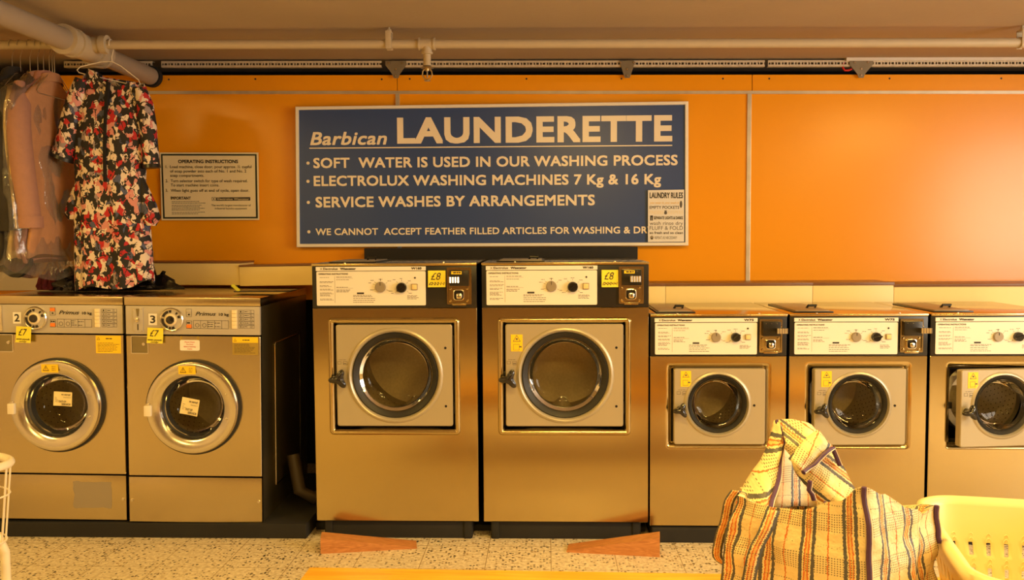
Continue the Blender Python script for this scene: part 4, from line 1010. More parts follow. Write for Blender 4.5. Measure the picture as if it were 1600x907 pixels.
b.mat(M['ink']); c_ = at(1018, 341, PYy) - po
for dx in (-0.004, 0.004): b.box(c_.x + dx - 0.003, c_.x + dx + 0.003, c_.y - 0.0008, c_.y, c_.z - 0.013, c_.z + 0.012)
b.box(c_.x - 0.007, c_.x + 0.007, c_.y - 0.0008, c_.y, c_.z + 0.005, c_.z + 0.013)
b.mat(M['knob_grey']); c_ = at(1018.5, 372, PYy) - po; b.lathe_y(c_.x, c_.z + 0.003, [(0.009, c_.y), (0.009, c_.y - 0.0008)], 14, False, True); b.box(c_.x - 0.006, c_.x + 0.006, c_.y - 0.0008, c_.y, c_.z - 0.009, c_.z)
b.build('lettering', pr, smooth=False)

NY = 0.938
nr, no = flat_sheet('instruction_notice', 'cream operating instructions notice with a dark border beside the printed dress', 'notice', ((252.5, 344.5), (405, 344), (403.5, 238.5), (249.5, 238.5)), NY, M['cream_paper'], 0.004)
child(nr, 'sheet').data.materials[0] = P('notice_board', (0.93, 0.82, 0.52), 0.3)
b = MB().mat(P('dark_green_ink', (0.02, 0.03, 0.018), 0.4))
def nl(px, py): v = at(px, py, NY) - no; return Vector((v.x, v.y - 0.0006, v.z))
ob = [nl(*p) for p in ((255, 342), (403, 341.5), (401, 241), (251.5, 240.7))]; ib = [nl(*p) for p in ((257.5, 339.5), (400, 339), (398.5, 243.5), (254, 243.3))]
for k in range(4): b._face([b.bm.verts.new(q) for q in (ob[k], ob[(k + 1) % 4], ib[(k + 1) % 4], ib[k])])
b.build('border', nr, smooth=False)
b = MB().mat(M['ink'])
for s_, x0, x1, base, h_, bold in (('OPERATING INSTRUCTIONS', 278.5, 372, 255.2, 5.3, 0.03), ('1.', 259, 262, 263, 4.4, 0.005), ('Load machine, close door, pour approx. ½ cupful', 266, 393, 263, 4.4, 0.005), ('of soap powder into each of No. 1 and No. 2', 266, 385, 269.8, 4.4, 0.005), ('soap compartments.', 266.3, 319, 276.6, 4.4, 0.005),
    ('2.', 259, 262.5, 285, 4.4, 0.005), ('Turn selector switch for type of wash required.', 266.8, 387, 285, 4.4, 0.005), ('To start machine insert coins.', 267, 342.5, 291.6, 4.4, 0.005), ('3.', 259, 262.5, 300, 4.4, 0.005), ('When light goes off at end of cycle, open door.', 267, 389.5, 300, 4.4, 0.005), ('IMPORTANT', 267, 298.5, 312, 4.4, 0.03),
    ("The world's largest manufacturer of", 330.5, 392, 322.5, 3.0, 0.0), ('industrial laundry equipment', 336, 386, 327.4, 3.0, 0.0)):
    p0, p1, t0 = nl(x0, base), nl(x1, base), nl(x0, base - h_); b.text(s_, p0, p1, (t0 - p0).length, bold)
q0, q1 = nl(338, 314), nl(391, 308.3); b.box(q0.x, q1.x, q0.y - 0.0006, q0.y, q0.z, q1.z)
q2, q3 = nl(331, 314), nl(337, 308.3); frame_lines(b, q2.x, q3.x, q2.z, q3.z, q2.y, 0.002); quad(b, (q2.x * 2 + q3.x) / 3, (q2.x + 2 * q3.x) / 3, (q2.z * 2 + q3.z) / 3, (q2.z + 2 * q3.z) / 3, q2.y)
b.mat(M['cream_paper']); p0, p1 = nl(340, 312.8), nl(389.5, 312.8); d_ = Vector((0, -0.001, 0)); b.text('Electrolux Wascator', p0 + d_, p1 + d_, 0.011, 0.015)
b.mat(M['ink_soft'])
for py in (315.8, 318.3, 321.6, 324, 326.6, 329, 332.6, 335): a0, a1 = nl(268.5, py), nl(322, py); bars(b, a0.x, a1.x, (a0.z,), a0.y, 0.0028, 0.25)
b.build('lettering', nr, smooth=False)

# ------------------------------------------------------------------ duct covers behind the machines
def duct(x0, x1, z0, z1, y0, y1, label, rot=0.0, lip=0.015, name='duct_cover'):
    r_ = empty(name, (x0, y0, z0), label, 'duct cover', 'cream duct covers', (0, rot, 0))
    b = MB().mat(M['duct_cream']); b.box(0, x1 - x0, 0, y1 - y0, 0, z1 - z0 - lip, 0.001); b.build('box', r_)
    b = MB().mat(M['duct_brown']); b.box(-0.002, x1 - x0 + 0.002, -0.004, y1 - y0, z1 - z0 - lip + 0.0005, z1 - z0, 0.001); b.build('top_board', r_)
DY = 0.70
dxs = [at(p, 445, DY).x for p in (1010, 1040, 1270, 1397)] + [3.3]
labs = ['short cream duct cover end piece against the right tall machine', 'long cream duct cover below the orange wall, behind the first short machine', 'shorter cream duct cover below the orange wall, behind the second short machine', 'cream duct cover at the right edge, set slightly lower than the others']
for k in range(4):
    zt = at(1150, 442.5, DY).z if k < 3 else at(1480, 443.8, DY).z
    duct(dxs[k] + 0.001, dxs[k + 1] - 0.001, 0.80, zt, DY, 0.945, labs[k])
q = at(240, 443.5, DY); q1 = at(374.5, 408, DY)
duct(-2.10, q1.x, 1.088, q1.z, DY, 0.92, 'loose cream duct box on top of machine number 3, behind the dress', R(0.4), 0.009)
q = at(376, 450, DY); q1 = at(492, 414, DY)
duct(q.x, q1.x, 1.080, q1.z, DY - 0.01, 0.91, 'loose cream duct box between machine number 3 and the left tall machine', R(-0.6), 0.009)
b = MB(); b.box(-3.3, -2.13, 0.90, 0.944, 1.05, 1.262, 0.002)  # cream panel with the shadow behind the garments greyed into its colour
tag(b.build('backing_panel', mat=P('shaded_cream_panel', (0.52, 0.45, 0.36), 0.5), origin=(-2.7, 0.92, 1.05)), 'cream backing panel, greyed for shade, on the wall below the hanging garments', 'panel')
b = MB().mat(M['matt_black']); b.box(-0.955, 0.475, 0.83, 0.895, 0.9, 1.268, 0.004)  # solid black box filling the dark rectangle behind the tall machines
tag(b.build('black_box', origin=(-0.24, 0.86, 0.9)), 'plain black box behind the two tall machines, below the sign', 'black box')

# ------------------------------------------------------------------ pipes, struts and cables under the ceiling
PY = 0.23
pz = lambda x: ztop(2.188, x)
r_ = empty('sprinkler_pipe', (0, PY, 0), 'long thin cream sprinkler pipe running under the ceiling with one sprinkler head', 'pipe')
b = MB().mat(M['pipe']); b.tube([(-3.5, 0, pz(-3.5)), (-1, 0, pz(-1)), (1, 0, pz(1)), (4.1, 0, pz(4.1))], 0.0205, 16); b.build('pipe_run', r_)
x = at(667, 68, PY).x; z = pz(x)
b = MB().mat(M['pipe']); b.tube([(x - 0.034, 0, z), (x + 0.034, 0, z)], 0.0255, 16); b.tube([(x - 0.037, 0, z), (x - 0.029, 0, z)], 0.029, 16); b.tube([(x + 0.029, 0, z), (x + 0.037, 0, z)], 0.029, 16)
b.lathe_z(x, 0, [(0.022, z), (0.022, z - 0.035), (0.026, z - 0.036), (0.026, z - 0.045), (0.017, z - 0.046), (0.017, z - 0.085), (0.019, z - 0.09), (0.019, z - 0.096), (0.012, z - 0.098)], 18)
b.build('tee_joint', r_)
b = MB().mat(M['brass']); b.lathe_z(x, 0, [(0.010, z - 0.096), (0.028, z - 0.104), (0.030, z - 0.108), (0.010, z - 0.110), (0.009, z - 0.120)], 20)
for s_ in (-1, 1): b.tube([(x + s_ * 0.008, 0, z - 0.110), (x + s_ * 0.020, 0, z - 0.120), (x + s_ * 0.022, 0, z - 0.138), (x + s_ * 0.013, 0, z - 0.154), (x, 0, z - 0.160)], 0.0032, 8)
b.mat(M['knob_grey']); b.lathe_z(x, 0, [(0.003, z - 0.120), (0.0035, z - 0.15)], 10)
b.mat(M['brass']); b.lathe_z(x, 0, [(0.015, z - 0.162), (0.015, z - 0.164)], 18); b.build('sprinkler_head', r_)
for px in (608, 1597):
    x = at(px, 68, PY).x; z = pz(x)
    b = MB().mat(M['pipe']); b.box(x - 0.013, x + 0.013, -0.026, -0.022, z - 0.024, z + 0.052, 0.002); b.box(x - 0.013, x + 0.013, 0.022, 0.026, z - 0.024, z + 0.052, 0.002); b.box(x - 0.013, x + 0.013, -0.026, 0.026, z + 0.048, z + 0.056, 0.002)
    b.tube([(x - 0.013, 0, z), (x + 0.013, 0, z)], 0.0245, 16)
    b.lathe_z(x, 0, [(0.005, z + 0.05), (0.005, z + 0.086)], 10); b.lathe_z(x, 0, [(0.011, z + 0.056), (0.011, z + 0.064)], 6)
    b.build('pipe_hanger', r_)
x = at(130, 72, PY).x; zc = 2.196
r_ = empty('water_main', (x, 0, zc), 'thick grey pipe running toward the wall and crossing the sprinkler pipe', 'pipe')
b = MB().mat(M['pipe_grey']); b.tube([(0, -4.5, 0.012), (0, PY, 0.004), (0.0, 0.93, -0.004)], 0.047, 24); b.build('pipe_run', r_)
b = MB().mat(M['pipe']); b.tube([(0, PY - 0.16, 0.004), (0, PY - 0.10, 0.004), (0, PY + 0.10, 0.004), (0, PY + 0.16, 0.004)], [0.056, 0.058, 0.058, 0.056], 24)
for yy in (-0.16, -0.09, 0.09, 0.16): b.tube([(0, PY + yy - 0.012, 0.004), (0, PY + yy + 0.012, 0.004)], 0.066, 24)
b.tube([(-0.10, PY, pz(x) - zc), (0.10, PY, pz(x) - zc)], 0.036, 20); b.tube([(-0.115, PY, pz(x) - zc), (-0.085, PY, pz(x) - zc)], 0.042, 20); b.tube([(0.085, PY, pz(x) - zc), (0.115, PY, pz(x) - zc)], 0.042, 20)
b.build('cross_joint', r_)
b = MB().mat(M['matt_black']); b.tube([(0, 0.91, -0.004), (0, 0.945, -0.004)], 0.056, 24); b.build('end_collar', r_)
# perforated strut in lengths
SYs = 0.935
def strut(px0, px1, label):
    x0, x1 = at(px0, 100, SYs).x, at(px1, 100, SYs).x
    o = Vector((x0, SYs, ztop(2.221, x0)))
    b = MB().mat(M['strut']); L_ = x1 - x0; pit = 0.034; n_ = int(L_ / pit); H_ = 0.029
    def zz(x, z): return z - TILT * x
    def bar(a, c, z0, z1, y0=0.0, y1=0.003): b.loft([[(xx, y0, zz(xx, z0)), (xx, y1, zz(xx, z0)), (xx, y1, zz(xx, z1)), (xx, y0, zz(xx, z1))] for xx in (a, c)], True, True, True)
    bar(0, L_, 0, 0.009); bar(0, L_, 0.020, H_); bar(0, L_, -0.002, 0.0, 0, 0.03); bar(0, L_, H_, H_ + 0.002, 0, 0.03)
    for k in range(n_ + 1):
        a = k * pit
        bar(max(0, a - 0.004), min(L_, a + 0.004), 0.009, 0.020); bar(min(L_, a + 0.012), min(L_, a + 0.017), 0.009, 0.020)
    tag(b.build('perforated_strut', smooth=False), label, 'strut', 'perforated struts above the wall lining').location = o
strut(100, 238, 'perforated strut behind the printed dress, leftmost length')
strut(252, 596, 'perforated strut between the thick pipe and the sprinkler head')
strut(612, 974, 'perforated strut above the left half of the sign, behind the sprinkler')
strut(978, 1195, 'perforated strut above the right half of the sign')
strut(1200, 1330, 'perforated strut just left of the red cable')
strut(1346, 1760, 'perforated strut below the white trunking')
def bracket(px, label, w_=0.11):
    x = at(px, 108, SYs).x; z = ztop(2.25, x)
    b = MB().mat(M['strut_dark'])
    b.poly([(-0.012, -0.09), (0.012, -0.09), (0.02, -0.07), (w_ / 2, -0.022), (w_ / 2, 0.0), (-w_ / 2, 0.0), (-w_ / 2, -0.022), (-0.02, -0.07)], -0.006, -0.002)
    b.mat(M['chrome'])
    for dx, dz in ((-0.035, -0.012), (0.035, -0.012), (0, -0.045), (0, -0.078)): b.lathe_y(dx, dz, [(0.007, -0.006), (0.006, -0.011)], 6, False, True)
    o = b.build('strut_bracket'); o.location = (x, SYs - 0.002, z); tag(o, label, 'bracket', 'strut brackets')
bracket(619, 'grey bracket joining struts above the left end of the sign'); bracket(980, 'small grey bracket above the right end of the sign', 0.07); bracket(1345, 'grey bracket beside the red cable', 0.12)
x0, x1 = at(1322, 92, 0.93).x, 3.4
b = MB().mat(M['trunking']); b.loft([[(xx, y, ztop(z, xx)) for y, z in ((0.0, 2.246), (0.05, 2.246), (0.05, 2.272), (0.0, 2.272))] for xx in (x0, x1)], True, True, True)
o = b.build('cable_trunking', smooth=False); o.location = (0, 0.92, 0); tag(o, 'white cable trunking under the ceiling at the right', 'trunking')
b = MB().mat(M['red']); pts = [at(px, py, 0.94) for px, py in ((1327, 94), (1320, 96), (1317, 101), (1317, 106), (1320, 110), (1326, 110), (1331, 108))]
b.tube(pts, 0.0052, 8); tag(b.build('red_cable', origin=tuple(pts[0])), 'red cable loop hanging out of the white trunking', 'cable')

# ------------------------------------------------------------------ hanging clothes
def sm(t): return t * t * (3 - 2 * t)
def hanger(x, rz, label, half=0.19, slope=0.10, roll=0.0, neck=0.07, group='wire hangers on the pipe', thick=0.0017, mat='wire'):
    """pipe runs along x at PY; arms spread along local x after the turn rz"""
    r = 0.0235; z0 = pz(x)
    b = MB().mat(M[mat]); q = Matrix.Rotation(-rz, 4, 'Z')
    hk = []
    for k in range(9):
        a = R(200 - 230 * k / 8); hk.append(q @ Vector((0, r * math.cos(a), r * math.sin(a))))
    hk.append(q @ Vector((0, 0.008, -0.040))); hk.append(Vector((0, 0, -0.055))); hk.append(Vector((0, 0, -0.055 - neck)))
    b.tube(hk, thick, 6)
    zn = -0.055 - neck
    ca, sa = math.cos(roll), math.sin(roll)
    def arm(u, v): return Vector((u * ca - v * sa, 0, zn + u * sa + v * ca))
    b.tube([arm(0, 0), arm(0.045, -0.012), arm(half * 0.92, -slope), arm(half, -slope - 0.018), arm(half * 0.92, -slope - 0.028), arm(0, -slope - 0.028), arm(-half * 0.92, -slope - 0.028), arm(-half, -slope - 0.018), arm(-half * 0.92, -slope), arm(-0.045, -0.012), arm(0, 0)], thick, 6)
    o = b.build('wire_hanger'); o.location = (x, PY, z0); o.rotation_euler = (0, 0, rz); tag(o, label, 'hanger', group)
    return o
def garment(name, x, rz, mat, ztop_, zbot, half, thick, label, sleeve=None, flare=1.15, seed=1, collar=True, dy=0.0):
    """a coat or shirt on its hanger; local u along the shoulders, v its thickness"""
    rnd = random.Random(seed)
    r_ = empty(name, (x, PY + dy, zbot), label, 'clothing', 'dry cleaned garments on the pipe', (0, 0, rz))
    H_ = ztop_ - zbot; n = 48; rows = 26; lo = []
    ph = [rnd.uniform(0, 6.28) for _ in range(4)]
    for i in range(rows + 1):
        t = i / rows                              # 0 = collar, 1 = hem
        z = H_ * (1 - t)
        if t < 0.12: hw = 0.055 + (half - 0.055) * sm(t / 0.12); th = 0.03 + (thick - 0.03) * sm(t / 0.12)
        else: hw = half * (1 + (flare - 1) * (t - 0.12)); th = thick * (1 + 0.3 * (t - 0.12))
        ring = []
        for k in range(n):
            a = 2 * math.pi * k / n
            f = 1 + 0.16 * t * math.sin(7 * a + ph[0] + 2 * t) + 0.09 * t * math.sin(12 * a + ph[1])
            ex = math.copysign(abs(math.cos(a)) ** 0.75, math.cos(a)); ey = math.copysign(abs(math.sin(a)) ** 0.75, math.sin(a))
            zz = z + (0.0 if t > 0.12 else 0.0) - 0.010 * math.sin(3 * a + ph[2]) * t
            ring.append((hw * ex * (0.97 + 0.03 * f), th * ey * f + 0.01 * math.sin(5 * z * 6 + ph[3]) * t, zz))
        lo.append(ring)
    b = MB().mat(M[mat]); b.loft(lo, True, True, True); b.build('body', r_)
    if sleeve:
        for sgn in sleeve:
            L_ = H_ * 0.78; pts = []; rr = []
            for k in range(14):
                t = k / 13
                pts.append((sgn * (half * (0.86 + 0.16 * sm(min(1, t * 3))) + 0.012 * math.sin(4 * t)), -0.012 - 0.035 * t, H_ * 0.935 - L_ * t)); rr.append(0.022 + 0.030 * sm(min(1, t * 5)) - 0.002 * t + (0.004 if k == 13 else 0))
            b = MB().mat(M[mat]); b.tube(pts, rr, 18); b.build('sleeve', r_)
            e = pts[-1]
            b = MB().mat(M[mat]); b.tube([(e[0], e[1], e[2] - 0.001), (e[0], e[1], e[2] + 0.05)], 0.0555, 18, cap=False); b.build('cuff', r_)
    if collar:
        b = MB().mat(M[mat]); lo = []
        for z_, hw, th in ((H_ - 0.03, 0.085, 0.045), (H_ + 0.0, 0.068, 0.038), (H_ + 0.012, 0.062, 0.034), (H_ - 0.01, 0.055, 0.03)):
            lo.append([(hw * math.cos(2 * math.pi * k / 28), th * math.sin(2 * math.pi * k / 28), z_ - 0.012 * math.sin(2 * math.pi * k / 28)) for k in range(28)])
        b.loft(lo, True); b.build('collar', r_)
    return r_
hx = lambda px: at(px, 73, PY).x
G = [(18, 90, 'black_jacket', 'dark_cloth', 2.09, 1.30, 0.20, 0.020, 'black jacket at the far left of the rail, mostly cut by the frame', None, 10),
     (31, 91, 'dark_jacket', 'dark_cloth', 2.05, 1.24, 0.20, 0.024, 'dark olive jacket at the left edge, under clear film', (-1,), 11),
     (46, 90, 'straw_blouse', 'straw_cloth', 2.05, 1.25, 0.185, 0.024, 'straw coloured blouse between the dark jacket and the pink coat', (-1,), 12),
     (58, 90, 'pink_coat', 'pink_cloth', 2.07, 1.25, 0.195, 0.022, 'pink coat with a hanging cuffed sleeve, under clear film', (-1,), 13),
     (67, 90, 'rose_coat', 'rose_cloth', 2.07, 1.23, 0.195, 0.018, 'dusky rose coat just right of the pink coat', None, 14),
     (76, 89, 'tan_coat', 'tan_cloth', 2.06, 1.25, 0.19, 0.020, 'tan coat nearest the printed dress', None, 15)]
for px, a, nm, mt, zt_, zb_, hf, th_, lb, slv, sd in G:
    garment(nm, hx(px), R(a), mt, zt_, zb_, hf, th_, lb, slv, seed=sd)
HL = {18: 'wire hanger holding the black jacket', 31: 'wire hanger holding the dark olive jacket', 46: 'wire hanger holding the straw blouse', 58: 'wire hanger holding the pink coat', 67: 'wire hanger holding the rose coat', 76: 'wire hanger holding the tan coat'}
for px, a, *_r in G: hanger(hx(px), R(a), HL[px], 0.15, 0.085, neck=0.07)
for k, px in enumerate((80.5, 84)): hanger(hx(px), R(88), ['bare wire hanger right of the tan coat', 'rightmost bare wire hanger beside the thick pipe'][k], 0.14, 0.085, neck=0.07)
# polythene covers
def film(x, rz, zt_, zb_, half, thick, label, seed, dy=0.0):
    rnd = random.Random(seed); n = 60; rows = 30; lo = []; H_ = zt_ - zb_
    for i in range(rows + 1):
        t = i / rows; z = H_ * (1 - t)
        g = sm(min(1, t / 0.14))
        hw = 0.05 + (half - 0.05) * g; th = 0.035 + (thick - 0.035) * g
        fl = max(0, (t - 0.82) / 0.18)
        hw *= 1 + 0.25 * fl ** 2; th *= 1 + 0.6 * fl ** 2
        lo.append([])
        for k in range(n):
            a = 2 * math.pi * k / n
            ns = noise.noise(Vector((math.cos(a) * 3 + seed, math.sin(a) * 3, z * 7))) * 0.022 + noise.noise(Vector((math.cos(a) * 9 + seed, math.sin(a) * 9, z * 16))) * 0.010
            lo[-1].append(((hw + ns * g) * math.cos(a), (th + ns * g) * math.sin(a), z + 0.02 * fl * math.sin(4 * a)))
    b = MB().mat(M['plastic_film']); b.loft(lo, True, False, False)
    o = b.build('garment_cover', sharp=70); o.location = (x, PY + dy, zb_); o.rotation_euler = (0, 0, rz); tag(o, label, 'garment cover', 'clear film garment covers')
film(hx(56), R(90), 2.09, 1.16, 0.255, 0.085, 'clear film cover over the straw blouse and pink coat', 3)
film(hx(24), R(90), 2.08, 1.17, 0.25, 0.05, 'clear film cover over the dark jackets at the far left', 8)
# strap loop hanging below the covers
b = MB().mat(M['tape']); lo = []
for k in range(15):
    t = k / 14; px = 0 + 47 * t; py = 407 + 26 * math.sin(math.pi * (0.15 + 0.85 * t)) ** 0.8 * (0.75 + 0.35 * t) if t < 1 else 408
    c_ = at(px, py, 0.02); lo.append([c_ + Vector((0, 0, 0.012)), c_ + Vector((0, 0.025, 0.010)), c_ + Vector((0, 0.026, -0.012)), c_ + Vector((0, 0.001, -0.010))])
b.loft(lo, True, True, True); o = b.build('strap', origin=tuple(at(20, 430, 0.02))); tag(o, 'black strap loop hanging below the film covers at the left', 'strap')

# the printed dress
def dress():
    x0 = hx(172); o = Vector((x0, PY, 1.10)); zt_ = 2.09
    r_ = empty('printed_dress', o, 'knee length dress printed in red, cream, pink and black, hung on a wire hanger', 'dress')
    def wx(px, py): v = at(px, py, PY); return v.x - o.x, v.z - o.z
    # outline rows: left px, right px, at photo height
    rows = [(112, 130, 224), (125, 125, 228), (140, 121, 229), (155, 119, 230), (170, 117, 230), (185, 116, 230), (215, 116, 229), (250, 117, 228), (285, 119, 227), (300, 116, 229), (325, 115, 232), (345, 117, 234), (370, 117, 236), (395, 117, 238), (420, 118, 240), (438, 118, 241), (448, 119, 240)]
    lo = []; n = 56
    for i, (py, l, rgt) in enumerate(rows):
        xl, z = wx(l, py); xr, _ = wx(rgt, py); cx_, hw = (xl + xr) / 2, (xr - xl) / 2
        t = i / (len(rows) - 1); th = 0.028 + 0.045 * sm(min(1, t * 2.2))
        if 8 <= i <= 11: hw *= 1.0
        ring = []
        for k in range(n):
            a = 2 * math.pi * k / n
            f = 1 + (0.10 * math.sin(9 * a + 0.8 * t) + 0.07 * math.sin(15 * a + 2)) * max(0, t - 0.15) * 1.3
            ex = math.copysign(abs(math.cos(a)) ** 0.8, math.cos(a))
            # shoulders fall to the right
            zz = z - (0.055 * (ex * hw + cx_ - wx(172, 120)[0]) / 0.16 if i < 4 else 0) * (1 - i / 4 if i < 4 else 0) - 0.012 * math.sin(4 * a) * t
            if i == len(rows) - 1: zz += 0.03 * max(0, ex) - 0.008
            ring.append((cx_ + hw * ex, th * math.sin(a) * f, zz))
        if i < 6:
            tops = [(-1, 128), (-0.78, 108), (-0.52, 113), (-0.25, 128), (0.08, 137), (0.38, 136), (0.64, 129), (0.84, 134), (1, 144)]
            ring2 = []
            for k, p in enumerate(ring):
                ex = max(-1, min(1, (p[0] - cx_) / hw))
                for (a0, y0_), (a1, y1_) in zip(tops, tops[1:]):
                    if ex <= a1: pt = y0_ + (y1_ - y0_) * (ex - a0) / (a1 - a0); break
                if math.sin(2 * math.pi * k / n) > 0.1: pt = min(pt, 122 + 8 * ex)      # the back of the neck stands higher
                yy_ = pt + (200 - pt) * i / 6
                ring2.append((p[0], p[1], wx(172, yy_)[1]))
            ring = ring2
        lo.append(ring)
    b = MB().mat(M['print']); b.loft(lo, True, False, False); b.build('bodice', r_)
    def sleeve(name, path, rad, cuff):
        b = MB().mat(M['print']); pts = [(*wx(px, py), 0) for px, py in path]; pts = [(p[0], -0.02 + 0.0 * k, p[1]) for k, p in enumerate(pts)]
        b.tube(pts, rad, 22, cap=False); s_ = b.build(name, r_)
        e = Vector(pts[-1]); d = (Vector(pts[-1]) - Vector(pts[-2])).normalized()
        b = MB().mat(M['black']); b.tube([e - d * 0.012, e + d * 0.004, e + d * 0.005, e - d * 0.01], [rad[-1] + 0.002, rad[-1] + 0.004, rad[-1] - 0.004, rad[-1] - 0.006], 22, cap=False); b.build('cuff_band', s_)
    sleeve('sleeve', ((132, 125), (124, 150), (117, 180), (112, 210), (106, 235), (101, 248)), [0.030, 0.040, 0.046, 0.050, 0.054, 0.056], True)
    sleeve('sleeve', ((222, 140), (230, 165), (234, 195), (236, 225), (238, 245), (240, 262)), [0.028, 0.036, 0.038, 0.038, 0.038, 0.036], True)
    # loose peplum folds at the hips
    for path, rad in ((((125, 284), (121, 300), (118, 318), (116, 335), (116, 344)), [0.010, 0.020, 0.030, 0.036, 0.020]), (((222, 276), (228, 300), (234, 322), (238, 342), (238, 353)), [0.010, 0.024, 0.036, 0.043, 0.022])):
        b = MB().mat(M['print']); b.tube([(wx(px, py)[0], -0.012, wx(px, py)[1]) for px, py in path], rad, 18); b.build('peplum', r_)
    b = MB().mat(M['void']); pts = [wx(px, py) for px, py in ((176, 131), (175, 160), (175.5, 200), (176, 240), (177, 286))]
    ys = [-0.050, -0.058, -0.072, -0.080, -0.082]
    b.loft([[(x - 0.006, y, z), (x + 0.006, y, z), (x + 0.006, y + 0.02, z), (x - 0.006, y + 0.02, z)] for (x, z), y in zip(pts, ys)], True, True, True); b.build('zip', r_)
    return r_
dress()
hanger(hx(174), R(4), 'white wire hanger holding the printed dress', 0.145, 0.055, R(-13), 0.020, thick=0.0024, mat='white_coat')

# crumpled black bag and cloth on top of the machines
def crumple(name, px0, px1, py, y, depth, h, mat, label, cat, seed, sharp=25):
    a0, a1 = at(px0, py, y), at(px1, py, y); hw = (a1.x - a0.x) / 2; n = 64; rings = 12; lo = []
    for i in range(rings + 1):
        t = i / rings; rr = math.cos(t * math.pi / 2) ** 0.6 if t < 1 else 0.02; z = h * math.sin(t * math.pi / 2)
        ring = []
        for k in range(n):
            a = 2 * math.pi * k / n; p = Vector((math.cos(a) * rr * 2.2 + seed, math.sin(a) * rr * 2, z * 18))
            d = noise.noise(p * 1.6) * 0.30 + noise.noise(p * 4.5) * 0.16
            ring.append((hw * rr * math.cos(a) * (1 + d), depth * rr * math.sin(a) * (1 + d), max(0.0, z * (1 + 1.4 * noise.noise(p * 2.3 + Vector((9, 0, 0)))) + 0.0)))
        lo.append(ring)
    b = MB().mat(M[mat]); b.loft(lo, True, True, True)
    o = b.build(name, sharp=sharp); o.location = ((a0.x + a1.x) / 2, y, a0.z); tag(o, label, cat)
    return o
o = crumple('bin_bag', 74, 274, 452, 0.37, 0.12, 0.078, 'bin_bag', 'crumpled black plastic bag under the printed dress hem', 'bag', 4); o.location.z = 1.084
o = crumple('dark_red_cloth', 62, 106, 452, 0.36, 0.08, 0.06, 'red_cloth', 'dark red cloth at the left end of the crumpled black bag', 'cloth', 2, 60); o.location.z = 1.089
# lime tag and its black paddle on machine 3
c_ = at(362, 460, 0.12)
r_ = empty('peg_paddle', (c_.x, 0.20, 1.078), 'lime plastic tab standing on a flat black tray on machine number 3', 'tray')
b = MB().mat(M['black']); b.box(-0.02, 0.24, 0.0, 0.12, 0.0, 0.006, 0.002); b.build('tray', r_)
b = MB().mat(M['lime']); b.poly([(-0.028, 0.035), (-0.018, 0.037), (0.012, 0.010), (0.008, 0.0055), (-0.004, 0.0055), (-0.03, 0.028)], -0.002, 0.006); b.build('tab', r_)

# ------------------------------------------------------------------ floor things
def wedge(tall, thin, h, dpt, label):
    t, n = Vector((*tall, 0)), Vector((*thin, 0)); d = (n - t).normalized(); s_ = Vector((-d.y, d.x, 0)); s_ = s_ if s_.y > 0 else -s_
    b = MB().mat(M['wedge']); L_ = (n - t).length
    a = [Vector((0, 0, 0)), d * L_, d * L_ + Vector((0, 0, 0.006)), Vector((0, 0, h))]
    b.loft([a, [p + s_ * dpt for p in a]], True, True, True)
    o = b.build('wooden_wedge', smooth=False); o.location = t; tag(o, label, 'wedge', 'wooden wedges on the floor')
wedge((-0.95, -0.185), (-0.555, -0.115), 0.066, 0.085, 'wooden wedge on the floor under the left tall machine, thick end left')
wedge((0.462, -0.195), (0.08, -0.145), 0.080, 0.085, 'wooden wedge on the floor under the right tall machine, thick end right')
b = MB().mat(M['rust']); b.tube([(-1.20, 0.30, 0.30), (-1.16, 0.26, 0.14), (-1.10, 0.28, 0.10), (-1.045, 0.34, 0.11), (-1.03, 0.44, 0.22)], 0.03, 14)
tag(b.build('drain_hose', origin=(-1.13, 0.3, 0.067)), 'grimy drain hose in the gap right of machine number 3', 'hose')

# bench
BZ = 0.40
be0 = atz(484, 886.5, BZ)
r_ = empty('wooden_bench', (be0.x, be0.y, 0), 'orange varnished wooden bench along the front of the scene', 'bench', rot=(0, 0, R(-1.2)))
b = MB().mat(M['bench']); b.box(0, 2.7, -0.62, 0, BZ - 0.032, BZ, 0.004); b.build('seat', r_)
b = MB().mat(M['bench']); b.box(0.06, 2.64, -0.05, -0.025, BZ - 0.10, BZ - 0.032, 0.002); b.box(0.06, 2.64, -0.595, -0.57, BZ - 0.10, BZ - 0.032, 0.002); b.build('rail', r_)
for x in (0.06, 1.3, 2.58):
    for y in (-0.60, -0.08):
        b = MB().mat(M['bench']); b.box(x, x + 0.06, y, y + 0.06, 0, BZ - 0.032, 0.003); b.build('leg', r_)

